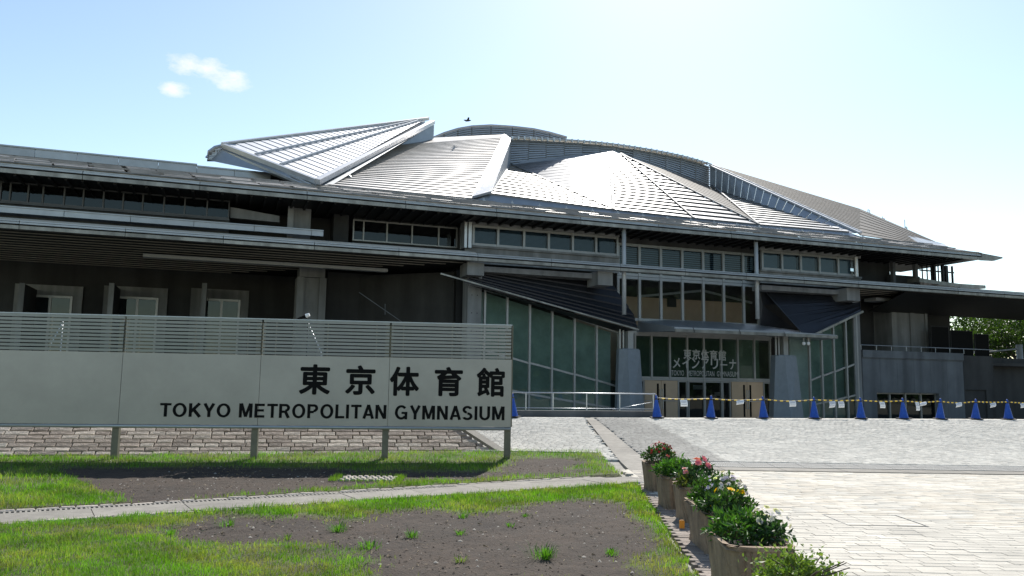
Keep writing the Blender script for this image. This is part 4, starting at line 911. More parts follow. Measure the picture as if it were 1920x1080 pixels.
def fit_text(name, s, x0, x1, z0, z1, y, mt, parent, off=0.0, ext=.004, strokes=False):
    co, fs = stroke_text(s) if strokes else raw_text(s)
    mn, mx_ = co.min(0), co.max(0); W, H = mx_ - mn; V = []; Fc = []; em = z1 - z0
    sh = [(0, 0)] + ([(off * math.cos(k * math.pi / 4), off * math.sin(k * math.pi / 4)) for k in range(8)] if off else [])
    for k, (dx, dz) in enumerate(sh):                         # stamping the glyph round a small circle thickens its strokes
        o = len(V); p = np.empty((len(co), 3)); p[:, 0] = x0 + off + (co[:, 0] - mn[0]) / W * (x1 - x0 - 2 * off) + dx; p[:, 2] = z0 + off + (co[:, 1] - mn[1]) / H * (em - 2 * off) + dz
        if strokes: p[:, 1] = y - ext - (np.arange(len(co)) // 4) * .00004
        else: p[:, 1] = y - ext - k * .0004
        V += list(p); Fc += [tuple(i + o for i in f) for f in fs]
    m = MB(); m.add(V, Fc); return m.build(name, M[mt], parent)
a, b = P(1281, 673, -.14), P(1362, 656, -.14); w_ = (b[0] - a[0]) / 5
for i, ch in enumerate('東京体育館'): fit_text('kanji_letter', ch, a[0] + w_ * (i + .04), a[0] + w_ * (i + .94), a[2] - i * .01, b[2] - .02 - i * .005, -.135, 'glass_letter', B, .010)
a, b = P(1260, 690, -.14), P(1383, 673.5, -.14); w_ = (b[0] - a[0]) / 7
for i, ch in enumerate('メインアリーナ'):
    lo, hi = (a[2] + .22, a[2] + .29) if ch == 'ー' else (a[2], b[2] - .02)
    fit_text('katakana_letter', ch, a[0] + w_ * (i + .08), a[0] + w_ * (i + .86), lo, hi, -.135, 'glass_letter', B, .010)
a, b = P(1259, 703, -.14), P(1383, 696, -.14); W_ = b[0] - a[0]
for s_t, f0, f1 in (('TOKYO', 0, .185), ('METROPOLITAN', .235, .64), ('GYMNASIUM', .68, 1.0)): fit_text('lettering', s_t, a[0] + W_ * f0, a[0] + W_ * f1, a[2] - .03, b[2] - .03, -.135, 'glass_letter', B, 0)

# --- under the left canopy: door bays, partition fins, piers
v = 8.0
m = MB(); m.box((ULEFT, v + .02, .4), (U(560, v, 560), v + .3, 7.6)); part('rear_wall', m, 'concrete_shade')
for x0, x1, y0 in ((57, 136, 553), (222, 296, 556), (383, 449, 560)):
    a, b = P(x0, y0, v), P(x1, y0, v); z1 = a[2]; um = (a[0] + b[0]) / 2
    m = MB(); m.box((a[0] - .7, v - .16, .9), (b[0] + .5, v - .03, z1 + .55)); part('door_surround', m, 'concrete_lt')
    for ul, ur in ((a[0], um), (um, b[0])): window(v - .2, ul, ur, .9, z1, .12, 'glass_dk', .06, name='door_window')
for px in (40, 208, 382):
    a = P(px, 560, 5.0); zt_ = Zp(px, 532, 5.0); m = MB(); m.box((a[0] - .09, 5.0, .8), (a[0] + .09, 7.8, zt_)); f_ = part('partition_fin', m, 'concrete_shade')
    m = MB(); m.box((a[0] - .12, 4.9, .8), (a[0] + .12, 4.996, zt_ + .03)); part('fin_edge', m, 'concrete_lt', f_)
a, b = P(556, 560, 3.0), P(611, 560, 3.0); m = MB(); m.box((a[0], 3.0, .5), (a[0] + .36, 4.4, 7.0)); m.box((a[0] + .36, 3.25, .5), (b[0] - .36, 4.4, 7.0)); m.box((b[0] - .36, 3.0, .5), (b[0], 4.4, 7.0)); m.box((a[0] + .1, 2.9, 7.0), (b[0] - .1, 4.6, 7.5)); part('canopy_pier', m, 'concrete_lt')
a, b = P(612, 560, 4.2), P(700, 560, 4.2); m = MB(); m.box((a[0], 4.2, .5), (b[0], 4.5, 7.5)); part('side_wall', m, 'concrete_shade')
a, b = P(690, 560, 1.2), P(864, 560, .4); m = MB(); m.prism([(a[0], 4.2, .5), (b[0], .2, .5), (b[0] + .2, .4, .5), (a[0] + .2, 4.5, .5)], (0, 0, 6.9)); part('side_wall', m, 'concrete_shade')
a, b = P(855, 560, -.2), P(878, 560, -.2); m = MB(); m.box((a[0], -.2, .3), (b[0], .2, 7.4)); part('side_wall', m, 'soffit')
m = MB(); m.beam(P(673, 548, .0), P(757, 606, .0), .03, .04); m.beam(P(722, 570, .0), P(722, 590, .0), .04, .04, (0, 1, 0)); part('stair_rail', m, 'concrete')

# --- right wing: concrete terrace wall, recess, columns
v = -1.1; zc = Zp(1700, 659, v); zr_ = zc - .45; u0_, uE = U(1617, v, 700), 36.0
uo0, uo1, zo = U(1645, v, 760), U(1762, v, 760), Zp(1700, 737, v)
m = MB(); m.box((u0_, v, -.4), (uo0, v + .4, zr_)); m.box((uo0, v, zo), (uo1, v + .4, zr_)); m.box((uo1, v, -.4), (U(1806, v, 700), v + .4, zr_)); tw = part('terrace_wall', m, 'terrace')
pw = 1.35; uu = u0_ + .02
while uu < U(1806, v, 700) - .2:
    u2 = min(uu + pw, U(1806, v, 700) - .02)
    for z0, z1 in ((-.35, .55), (.55, 1.45), (1.45, zr_ - .07)):
        if z1 <= zo + .02 and uu < uo1 and u2 > uo0 or z0 < zo < z1 and uu < uo1 and u2 > uo0:
            z0 = zo + .01 if z0 < zo < z1 else z0
            if z1 <= zo + .02: continue
        if z1 - z0 < .15: continue
        m = MB(); m.box((uu + .006, v - .012, z0 + .006), (u2 - .006, v - .002, z1 - .006)); pn = part('concrete_panel', m, 'terrace', tw)
    uu = u2
m = MB(); m.box((u0_, v - .10, zr_ + .003), (U(1806, v, 700), v + .5, zc)); m.box((u0_, v - .04, zr_ - .06), (U(1806, v, 700), v + .3, zr_ - .0)); part('terrace_parapet', m, 'terrace')
u1_ = U(1806, v, 700)
ud0, ud1, zd = U(1811, v + .35, 760), U(1851, v + .35, 760), Zp(1830, 731, v + .35)
m = MB(); m.box((u1_ + .003, v + .35, -.4), (ud0, v + .7, zc - .1)); m.box((ud0, v + .35, zd), (ud1, v + .7, zc - .1)); m.box((ud1, v + .35, -.4), (U(1872, v, 700), v + .7, zc - .1)); m.box((U(1872, v, 700), v + 1.1, -.4), (uE + 8, v + 1.5, zc - .15)); part('terrace_wall', m, 'concrete_shade')
m = MB(); m.box((ud0 + .02, v + .45, -.4), (ud1 - .02, v + .5, zd - .02)); dd = part('service_door', m, 'concrete_shade'); m = MB(); m.tube([(ud1 - .2, v + .44, .8), (ud1 - .2, v + .40, .8), (ud1 - .32, v + .40, .8)], .015, 6); part('handle', m, 'rail', dd)
for i in range(4):
    ul = uo0 + (uo1 - uo0) * i / 4; window(v + .33, ul, uo0 + (uo1 - uo0) * (i + 1) / 4, -.3, zo, .08, 'glass_dk', name='store_window')
m = MB(); m.box((u0_, v + 1.3, -.4), (uE, v + 1.4, zr_ - .1)); part('store_back_wall', m, 'interior_dk')
m = MB(); m.box((u0_, v + .4, zr_ - .25), (uE + 8, 6.0, zr_ - .05)); part('terrace_floor', m, 'concrete_shade')
m = MB(); m.tube([(u0_ + .1, v + .25, zc + .32), (u1_ + 3, v + .25, zc + .32)], .025, 6)
for i in range(8): m.tube([(u0_ + .2 + i * 1.2, v + .25, zc), (u0_ + .2 + i * 1.2, v + .25, zc + .32)], .02, 6)
part('terrace_rail', m, 'louvre')
m = MB(); m.box((u0_ - .5, 3.6, zr_ - .1), (U(1782, 3.6, 620), 3.9, 7.6)); part('terrace_back_wall', m, 'concrete_shade')
a, b = P(1673, 620, 2.0), P(1738, 620, 2.0); m = MB(); m.box((a[0], 2.0, zr_ - .1), (b[0], 3.6, 7.4)); m.box((P(1708, 620, 1.9)[0], 1.9, zr_ - .1), (P(1716, 620, 1.9)[0], 1.996, 7.4)); m.box((b[0] - .2, 1.9, zr_ - .1), (b[0], 1.996, 7.4)); part('canopy_pier', m, 'concrete_lt')
# thick leading wedge of the right canopy
a = P(1690, 575, -2.0); m = MB(); m.prism([(a[0], -2.3, 7.50), (44, -2.3, 7.5), (44, 2.2, 6.75), (a[0] + 1.5, 2.2, 6.75)], (0, 0, .05)); part('canopy_underside', m, 'soffit')
# upper gallery at the right end: recess wall, slender posts, small curved roof
m = MB(); m.box((U(1610, 1.0, 500), 1.0, 7.9), (U(1668, 1.0, 500), 1.2, 9.93)); m.box((U(1668, .4, 500), .4, 7.9), (U(1724, .4, 500), .7, Zp(1690, 516, .4))); part('gallery_wall', m, 'concrete_shade')
a = P(1672, 505, .2); m = MB(); m.box((a[0], .1, 7.9), (a[0] + .22, .35, 9.92)); part('gallery_post', m, 'concrete')
a = P(1714, 505, .2); m = MB(); m.box((a[0], .1, 7.9), (a[0] + .22, .35, 9.92)); part('gallery_post', m, 'concrete')
for px, r_ in ((1729, .03), (1738, .03), (1746, .04), (1751, .09), (1759, .03), (1767, .08), (1773, .07), (1776, .04), (1785, .05)):
    a = P(px, 505, .4); m = MB(); m.box((a[0] - r_, .4 - r_, 8.1), (a[0] + r_, .4 + r_, 9.93)); part('gallery_post', m, 'soffit')
a, b = P(1724, 497, .4), P(1788, 503, .4); m = MB(); m.box((a[0], .36, 9.45), (b[0], .44, 9.53)); part('gallery_rail', m, 'soffit')
pts = [P(1724, 521, -.6), P(1760, 527, -.6), P(1800, 532, -.6), P(1848, 535, -.6)]
for i in range(3):
    a, b = pts[i], pts[i + 1]; m = MB(); m.add([a, b, b + [0, 1.5, .1], a + [0, 1.5, .1], a - [0, 0, .26], b - [0, 0, .22], b + [-.3, 1.5, -.2], a + [0, 1.5, -.2]], [(0, 1, 2, 3), (4, 5, 1, 0), (7, 6, 5, 4), (5, 6, 2, 1), (7, 4, 0, 3)]); part('gallery_roof', m, 'fascia')

# ------------------------------------------------------------------ stone bank and terrace behind the sign
BA = math.atan2(.2, 1.0); BO = np.array([-.25, 18.30, 0.0]); SLP = R(32)
bank = empty('stone_bank', BO, BA); tag(bank, 'sloping bank faced with rough coursed stones behind the long sign', 'stone bank')
ZT = .80; RUN = ZT / math.tan(SLP)
m = MB(); m.add([(-16, .08, -.1), (.1, .08, -.1), (.4, 22, -.1), (-16, 22, -.1), (-16, RUN + .08, ZT - .03), (-1.2, RUN + .08, ZT - .03), (-1.2, 22, ZT - .03), (-16, 22, ZT - .03)], [(0, 1, 5, 4), (1, 2, 6, 5), (4, 5, 6, 7), (3, 0, 4, 7)])
m.build('bank_core', M['mortar'], bank)
CP = .14; rowi = 0; s = 0.0
while s * math.sin(SLP) < ZT - .02:
    x1 = -.10 - 1.45 * s * math.sin(SLP); x = x1
    while x > -13.5:
        L = random.uniform(.26, .54)
        if rowi % 2 == 0 and x == x1: L *= .6
        hx = (L - .016) / 2; h0 = CP - .014
        m = MB(); j = lambda a: random.uniform(-a, a)
        V = []
        for zz, ins in ((-.05, 0), (.022, 0), (.038, .013)):
            V += [(-hx + ins + j(.004), ins + j(.003), zz), (hx - ins + j(.004), ins + j(.003), zz + (j(.008) if ins else 0)), (hx - ins + j(.004), h0 - ins + j(.003), zz + (j(.008) if ins else 0)), (-hx + ins + j(.004), h0 - ins + j(.003), zz + (j(.008) if ins else 0))]
        m.add(V, [(0, 1, 5, 4), (1, 2, 6, 5), (2, 3, 7, 6), (3, 0, 4, 7), (4, 5, 9, 8), (5, 6, 10, 9), (6, 7, 11, 10), (7, 4, 8, 11), (8, 9, 10, 11)])
        ob = m.build('stone', M['stone_pale'] if random.random() < .45 else M['stone'], bank, False, (x - hx, s * math.cos(SLP), s * math.sin(SLP))); ob.rotation_euler = (SLP + j(.05), j(.02), 0)
        x -= L
    s += CP; rowi += 1
m = MB(); a = np.array([.16, -.02, .02]); b = np.array([-1.08, RUN, ZT + .02]); m.beam(a, b, .26, .07, (.4, -.6, 1)); m.build('bank_coping', M['slab'], bank)

# ------------------------------------------------------------------ the long sign
SS = .135; SA = math.atan(SS); SO = np.array([0.0, 17.12, 0.0]); SU = np.array([math.cos(SA), math.sin(SA), 0]); SN = np.array([-math.sin(SA), math.cos(SA), 0])
def sp(px, py):
    d = ray(px, py); t = ((SO - CAM) @ SN) / (d @ SN); p = CAM + t * d - SO; return p @ SU, p[2]
sign = empty('long_sign', SO, SA); tag(sign, 'long stainless steel name board with slatted top standing on posts', 'sign')
posts = [sp(214, 830)[0], sp(476, 830)[0], sp(722, 830)[0], sp(952, 830)[0]]
pitch = posts[1] - posts[0]; posts = [posts[0] - pitch] + posts
edges = [posts[0] - .1, posts[1] + .06, posts[2] + .06, posts[3] + .04, sp(959, 700)[0]]
ZB, ZM, ZTOP = .645, 2.115, 2.845
for p_ in posts: m = MB(); m.box((p_ - .065, .02, -.2), (p_ + .065, .14, 2.78)); m.build('post', M['signpost'], sign)
for a, b in zip(edges[:-1], edges[1:]):
    m = MB(); m.box((a + .004, -.045, ZB + .05), (b - .004, .015, ZM)); m.build('board', M['sign'], sign)
    ns_ = 10; zp = (ZTOP - ZM) / ns_
    for i in range(ns_):
        z0 = ZM + zp * i + .020; m = MB(); hgt = zp - .024
        m.add([(a + .02, -.035, z0), (b - .02, -.035, z0), (b - .02, -.045, z0 + hgt), (a + .02, -.045, z0 + hgt), (a + .02, .0, z0), (b - .02, .0, z0), (b - .02, .0, z0 + hgt), (a + .02, .0, z0 + hgt)], [(0, 1, 2, 3), (4, 0, 3, 7), (3, 2, 6, 7), (1, 5, 6, 2), (4, 5, 1, 0), (5, 4, 7, 6)])
        m.build('slat', M['slat'], sign)
    for uu in (a + .035, a + .26, b - .30, b - .055, (a + b) / 2):
        m = MB(); m.box((uu, .003, ZM - .05), (uu + .022, .03, ZTOP - .03)); m.build('slat_bracket', M['signpost'], sign)
m = MB(); m.tube([(edges[0], -.025, ZB + .012), (edges[-1], -.025, ZB + .012)], .036, 10); m.build('bottom_rail', M['slat'], sign, True)
m = MB(); m.box((edges[0], -.05, ZTOP + .0), (edges[-1], .02, ZTOP + .022)); m.build('top_rail', M['slat'], sign)
m = MB(); m.box((edges[-1] + .001, -.05, ZB + .05), (edges[-1] + .02, .05, ZTOP)); m.build('end_plate', M['signpost'], sign)
for ch, x0, x1, y0, y1 in (('東', 561.7, 620, 683, 740), ('京', 648, 704, 685, 740.5), ('体', 730.7, 786, 687.5, 742.5), ('育', 814.5, 867.5, 688, 743), ('館', 893, 946, 689.5, 744)):
    a, b = sp(x0, (y0 + y1) / 2)[0], sp(x1, (y0 + y1) / 2)[0]; xm = (x0 + x1) / 2; fit_text('kanji_letter', ch, a, b, sp(xm, y1)[1], sp(xm, y0)[1], -.046, 'letter', sign, .019, .004)
for wd, x0, x1, y0, y1 in (('TOKYO', 301, 433, 754.5, 783), ('METROPOLITAN', 449, 724.5, 757, 785), ('GYMNASIUM', 740.5, 945.5, 760, 787.5)):
    a, b = sp(x0, 770)[0], sp(x1, 770)[0]; xm = (x0 + x1) / 2; fit_text('lettering', wd, a, b, sp(xm, y1)[1], sp(xm, y0)[1], -.046, 'letter', sign, 0, .004, True)

# handrails and a floodlight on the terrace behind the sign
def terr(px, py, y):                                          # pixel -> point at world depth y
    d = ray(px, py); t = y / d[1]; return CAM + t * d
def rail_thing(name, pts, feet, label):
    root = empty(name, (pts[0][0], pts[0][1], feet[0][1])); tag(root, label, 'handrail'); o_ = np.array(root.location)
    m = MB(); m.tube([np.array(p) - o_ for p in pts], .014, 8); m.build('top_rail', M['rail'], root, True)
    for (p, zf) in feet: m = MB(); m.tube([np.array([p[0], p[1], zf]) - o_, np.array(p) - o_], .013, 8); m.build('post', M['rail'], root, True)
a, b, c, d = terr(578, 606, 21.5), terr(602, 660, 21.2), terr(608, 632, 21.5), terr(705, 662, 21.5)
rail_thing('stair_handrail', [a, b, b - [0, 0, .3]], [(a, ZT), (b, ZT)], 'bright steel stair handrail behind the slats above the second kanji')
a, b = terr(118, 603, 20.0), terr(92, 652, 20.0); rail_thing('stair_handrail', [a, b, b - [0, 0, .4]], [(a, ZT), (b, ZT)], 'bright steel handrail behind the slats at the far left of the sign')
fl_ = terr(578, 592, 21.0); root = empty('floodlight', (fl_[0], fl_[1], ZT)); tag(root, 'small floodlight on a thin post showing above the sign', 'floodlight'); h = fl_[2] - ZT
m = MB(); m.tube([(0, 0, 0), (0, 0, h - .1), (-.1, 0, h - .04)], .018, 8); m.build('post', M['black'], root)
m = MB(); m.tube([(-.30, 0, h - .10), (-.06, 0, h - .01)], [.03, .05], 8); m.build('arm', M['black'], root); m = MB(); m.tube([(-.06, 0, h - .01), (.03, 0, h + .03)], [.06, .045], 10); m.build('lamp_head', M['white'], root)

# cobbled cover let into the soil in front of the sign
cp = gp(690, 898); root = empty('cobbled_cover', (cp[0], cp[1], .02)); tag(root, 'small rectangle of pale cobbles fringed with grass in the bare soil', 'cover')
for j_ in range(4):
    for i in range(9):
        m = MB(); o, f = block(-.40 + i * .1 + (.03 if j_ % 2 else 0), -.21 + j_ * .14, .085, .12, random.uniform(.0, .012), .06, .018); m.add(o, f); m.build('cobble', M['stone_pale'], root)
n = 900; t = rng.uniform(0, 1, n); sd_ = rng.integers(0, 4, n); x = np.where(sd_ < 2, rng.uniform(-.58, .58, n), np.where(sd_ == 2, -1, 1) * rng.uniform(.46, .60, n)); y = np.where(sd_ < 2, np.where(sd_ == 0, -1, 1) * rng.uniform(.29, .36, n), rng.uniform(-.33, .33, n))
h = rng.uniform(.03, .09, n); an = rng.uniform(0, 6.28, n); wx, wy = np.cos(an) * .004, np.sin(an) * .004; l1, l2 = rng.normal(0, .02, n), rng.normal(0, .02, n); z = np.zeros(n) - .02
V = np.stack([np.stack([x - wx, y - wy, z], -1), np.stack([x + wx, y + wy, z], -1), np.stack([x + l1, y + l2, z + h], -1)], 1).reshape(-1, 3); Fc = np.arange(n * 3).reshape(-1, 3)
o = np_mesh('grass_fringe', V, Fc, M['grass'], root, np.repeat(np.array([.13, .22, .03]) * rng.uniform(.7, 1.2, (n, 1)), 3, 0)); stuff(o)

# ------------------------------------------------------------------ planters and their plants
def planter(x, y, w, d, h, label, rz=0.0):
    root = empty('planter', (x, y, 0), rz); tag(root, label, 'planter', 'concrete planters in a row')
    def ring(sc, z, nfl=0):
        hw, hd = w / 2 * sc, d / 2 * sc; c = .07 * sc; pts = [(-hw + c, -hd), (hw - c, -hd), (hw, -hd + c), (hw, hd - c), (hw - c, hd), (-hw + c, hd), (-hw, hd - c), (-hw, -hd + c)]; out_ = []
        for i in range(8):
            a, b = np.array(pts[i]), np.array(pts[(i + 1) % 8]); L = np.linalg.norm(b - a); k = max(2, int(L / .045)) ; nn = np.array([(b - a)[1], -(b - a)[0]]) / L
            for j_ in range(k):
                for f_, dpt in ((.0, -nfl), (.22, 0), (.78, 0)): out_.append((*(a + (b - a) * (j_ + f_) / k + nn * dpt), z))
        return out_
    r1, r2, r3 = ring(.90, 0, .010), ring(1.0, h - .03, .010), ring(1.0, h - .028); k = len(r1); m = MB()
    m.add(r1 + r2, [(i, (i + 1) % k, k + (i + 1) % k, k + i) for i in range(k)]); m.build('fluted_body', M['planter'], root)
    r4, r5, r6 = ring(1.02, h - .03), ring(1.02, h), ring(.86, h); r7 = ring(.84, h - .08); m = MB()
    m.add(r4 + r5 + r6 + r7, [(q * k + i, q * k + (i + 1) % k, (q + 1) * k + (i + 1) % k, (q + 1) * k + i) for q in range(3) for i in range(k)]); m.build('rim', M['planter'], root)
    m = MB(); m.add([(a, b, h - .07) for a, b, c in r7], [tuple(range(k))]); m.build('potting_soil', M['mortar'], root); return root
def leaves(n, cx, rad, size, colr, spread=.25, flat=.5):     # leaf-shaped folded faces spread through an uneven ellipsoid
    u_ = rng.normal(0, 1, (n, 3)); u_ /= np.linalg.norm(u_, axis=1)[:, None]; u_[:, 2] = np.abs(u_[:, 2]) * 1.0 - .15
    lump = 1 + .28 * np.sin(u_[:, 0] * 5 + cx[0] * 9) * np.cos(u_[:, 1] * 4.3 + cx[1] * 7) + .15 * np.sin(u_[:, 2] * 9 + u_[:, 0] * 7)
    r_ = rng.uniform(.35, 1, n) ** .5 * lump; p = np.array(cx) + u_ * np.array(rad) * r_[:, None]
    d1 = u_ * .6 + rng.normal(0, .7, (n, 3)); d1[:, 2] += .15; d1 /= np.linalg.norm(d1, axis=1)[:, None]
    d2 = np.cross(d1, rng.normal(0, 1, (n, 3))); d2 /= np.linalg.norm(d2, axis=1)[:, None]; d3 = np.cross(d1, d2)
    L = size * rng.uniform(.6, 1.3, (n, 1)); W = L * flat
    V = np.stack([p, p + d1 * L * .5 + d2 * W * .5 + d3 * L * .06, p + d1 * L - d3 * L * .12, p + d1 * L * .5 - d2 * W * .5 + d3 * L * .06], 1).reshape(-1, 3)
    o_ = np.arange(n)[:, None] * 4; Fc = np.concatenate([o_ + [[0, 1, 2]], o_ + [[0, 2, 3]]])
    c = np.array(colr) * rng.uniform(1 - spread, 1 + spread, (n, 1)) * (1 + .2 * rng.normal(0, 1, (n, 1)) * np.array([[1, .3, .3]]) * .5); return V, Fc, np.repeat(np.clip(c, .003, 1), 4, 0)
def flowers(n, cx, rad, size, colr, npet=7, top=True):
    u_ = rng.normal(0, 1, (n, 3)); u_[:, 2] = np.abs(u_[:, 2]) * (1.2 if top else .7) + .15; u_ /= np.linalg.norm(u_, axis=1)[:, None]; u_[:, 1] -= .15
    p = np.array(cx) + u_ * np.array(rad) * rng.uniform(.95, 1.12, (n, 1)); V = []; Fc = []; C_ = []
    for q in range(n):
        ax = u_[q] + rng.normal(0, .25, 3); ax /= np.linalg.norm(ax); a = np.cross(ax, [0.3, .2, 1]); a /= np.linalg.norm(a); b = np.cross(ax, a); cc = np.array(colr) * rng.uniform(.75, 1.2)
        for lay, sc, up in ((0, 1, .1), (1, .62, .45)):
            for k in range(npet):
                t_ = 2 * math.pi * (k + .5 * lay) / npet; wv = math.pi / npet * 1.05; s_ = size * sc * rng.uniform(.85, 1.1); o_ = len(V)
                e = lambda tt, rr, uu: p[q] + (a * math.cos(tt) + b * math.sin(tt)) * rr + ax * uu
                V += [e(t_, 0, 0), e(t_ - wv, s_ * .75, s_ * up), e(t_, s_, s_ * up * .9), e(t_ + wv, s_ * .75, s_ * up)]; Fc += [(o_, o_ + 1, o_ + 2, o_ + 3)]; C_ += [cc * rng.uniform(.85, 1.1)] * 4
    return V, Fc, np.clip(np.array(C_), 0, 1)
def plant(name, x, y, z, groups, blooms, label, cat='plant', stems=8, rad=.2, hgt=.2):
    root = empty(name, (x, y, z)); tag(root, label, cat)
    V = []; Fc = []; C_ = []; off = 0
    for g_ in groups:
        a, b, c = leaves(*g_); V.append(a); Fc.append(b + off); C_.append(c); off += len(a)
    np_mesh('leaves', np.concatenate(V), np.concatenate(Fc), M['leaf'], root, np.concatenate(C_))
    m = MB()
    for i in range(stems):
        a = random.uniform(0, 6.28); e = np.array([math.cos(a) * rad * random.uniform(.3, .9), math.sin(a) * rad * random.uniform(.3, .9), hgt * random.uniform(.5, 1)]); m.tube([(e[0] * .2, e[1] * .2, -.05), e * [.5, .5, .6], e], [.007, .005, .003], 5)
    m.build('stems', M['bark'], root)
    for b_ in blooms:
        for i in range(b_[0]):
            V, Fc, C_ = flowers(1, *b_[1:]); np_mesh('flower', V, Fc, M['petal'], root, C_)
G1, G2, G3 = (.045, .095, .028), (.055, .13, .025), (.03, .07, .028)
PL = [(2.37, 12.72, .52, .62), (2.28, 10.98, .52, .66), (2.30, 9.92, .52, .62), (2.14, 8.30, .52, .98), (1.90, 6.50, .52, .80), (1.86, 4.72, .52, .60)]
PLL = ['farthest concrete planter, holding the red flowers', 'second farthest fluted planter, with plain green leaves', 'third fluted planter from the far end, under pink flowers', 'long fluted planter holding lavender and yellow flowers', 'large fluted planter at the bottom edge with bushy green leaves', 'nearest planter, hidden beneath the light green shrub']
for (x, y, w, d), lb_ in zip(PL, PLL): planter(x, y, w, d, .42, lb_)
plant('red_flower_plant', 2.37, 12.72, .38, [(1100, (0, 0, .10), (.24, .24, .22), .05, G1, .4)], [(34, (0, 0, .12), (.22, .22, .22), .024, (.36, .03, .04)), (10, (0, 0, .12), (.22, .22, .2), .022, (.55, .14, .14))], 'bush of small red flowers in the farthest planter', rad=.2)
plant('green_plant', 2.28, 10.98, .38, [(800, (0, 0, .06), (.26, .28, .18), .08, G2, .35, .32), (300, (-.06, -.1, .1), (.2, .2, .16), .08, (.075, .17, .03), .25, .3)], [], 'leafy green plant without flowers in the second planter')
plant('pink_flower_plant', 2.32, 9.92, .38, [(800, (0, 0, .09), (.25, .26, .22), .065, G3, .3, .4), (260, (-.18, -.1, .04), (.12, .18, .12), .05, (.12, .14, .03), .3)], [(5, (.02, 0, .2), (.12, .12, .16), .05, (.85, .22, .32)), (3, (-.12, 0, .15), (.1, .1, .1), .035, (.8, .3, .35))], 'dark green bush with pink blooms in the third planter', rad=.22)
plant('lavender_flower_plant', 2.22, 8.55, .38, [(900, (0, .1, .10), (.25, .36, .22), .06, G1, .35, .4), (420, (-.14, .12, .02), (.16, .24, .14), .07, G2, .3, .35)], [(44, (.04, .05, .10), (.22, .32, .22), .026, (.62, .52, .74)), (18, (.06, -.05, .10), (.2, .28, .2), .026, (.78, .74, .82))], 'mound of pale lavender flowers in the long planter', rad=.25)
plant('marigold_plant', 2.14, 7.98, .38, [(600, (0, 0, .05), (.26, .20, .17), .08, G1, .3, .3), (160, (-.10, -.1, .0), (.14, .12, .1), .07, G3, .3)], [(4, (.0, -.02, .12), (.2, .16, .12), .042, (.90, .55, .01)), (2, (-.18, -.08, .0), (.10, .1, .08), .045, (.92, .48, .0))], 'yellow marigolds at the near end of the long planter', rad=.16, hgt=.15)
plant('bushy_green_plant', 1.92, 6.58, .38, [(900, (-.04, .08, .05), (.23, .30, .17), .075, G2, .35, .26), (350, (.13, -.05, .05), (.16, .2, .16), .06, G3, .4)], [(22, (.16, -.02, .12), (.16, .2, .14), .026, (.70, .62, .74))], 'bushy green plant with faded pale flowers in the planter at bottom', rad=.24)
plant('light_green_shrub', 1.88, 5.22, .36, [(1500, (-.06, .05, .02), (.20, .24, .15), .04, (.14, .20, .045), .3, .5), (800, (.22, .06, -.06), (.22, .18, .12), .035, (.16, .22, .05), .3, .5), (250, (-.05, .1, .1), (.3, .2, .16), .035, (.18, .24, .07), .2, .5)], [], 'light green small-leaved shrub at the bottom edge', 'shrub', 14, .35, .2)
# an orange plant label stuck by the third planter
m = MB(); o, f = block(0, 0, .055, .03, .09, .09, .01); m.add(o, f); tag(m.build('orange_pot', mat('orange_plastic', (.75, .28, .02), .5), None, False, (1.96, 9.25, .012)), 'tiny orange pot on the bricks beside the planters', 'pot')

# ------------------------------------------------------------------ cones, bars, notices
CN = [(962, 783), (1232, 783), (1332.5, 784), (1432, 785), (1527, 785.5), (1614.5, 785.5), (1695, 785.5), (1763, 786), (1829.5, 786), (1891, 787), (1950, 787.5)]
CLB = ['blue traffic cone half hidden by the right end of the sign', 'blue traffic cone at the end of the ramp railing', 'blue traffic cone in front of the glass entrance doors', 'blue traffic cone left of the right granite pier', 'blue traffic cone before the right-hand glass wall', 'blue traffic cone at the concrete column beside the glass', 'blue traffic cone before the dark opening in the concrete wall', 'blue traffic cone at the right edge of the dark opening', 'blue traffic cone in front of the service door', 'rightmost whole blue traffic cone', 'blue traffic cone cut off by the right picture edge']
def on_crest(px):
    d = ray(px, 785); X, Y = d[0], d[1]; t = 25.35 / (Y - .26 * X); return X * t, Y * t
tops = []
def revolve(prof, n=16):
    m = MB(); V = [(r_ * math.cos(2 * math.pi * i / n), r_ * math.sin(2 * math.pi * i / n), z) for r_, z in prof for i in range(n)]
    m.add(V, [(k * n + i, k * n + (i + 1) % n, (k + 1) * n + (i + 1) % n, (k + 1) * n + i) for k in range(len(prof) - 1) for i in range(n)] + [tuple(range((len(prof) - 1) * n, len(prof) * n))]); return m
cbody = revolve([(.165, .035), (.16, .06), (.150, .075), (.038, .66), (.032, .69)]).build('cone_body', M['cone'], None, True).data
ckn = revolve([(.030, .692), (.036, .70), (.034, .735), (.018, .75)], 12).build('cone_knob', M['cone'], None, True).data
cband = revolve([(.055, .60), (.058, .605), (.053, .632), (.049, .637)], 14).build('bar_ring', M['barblack'], None, True).data
m = MB(); m.prism([(-.21, -.17, 0), (-.17, -.21, 0), (.17, -.21, 0), (.21, -.17, 0), (.21, .17, 0), (.17, .21, 0), (-.17, .21, 0), (-.21, .17, 0)], (0, 0, .034)); cbase = m.build('cone_base', M['conebase']).data
for o in [o for o in bpy.data.objects if o.name in ('cone_body', 'cone_knob', 'cone_base', 'bar_ring')]: bpy.data.objects.remove(o)
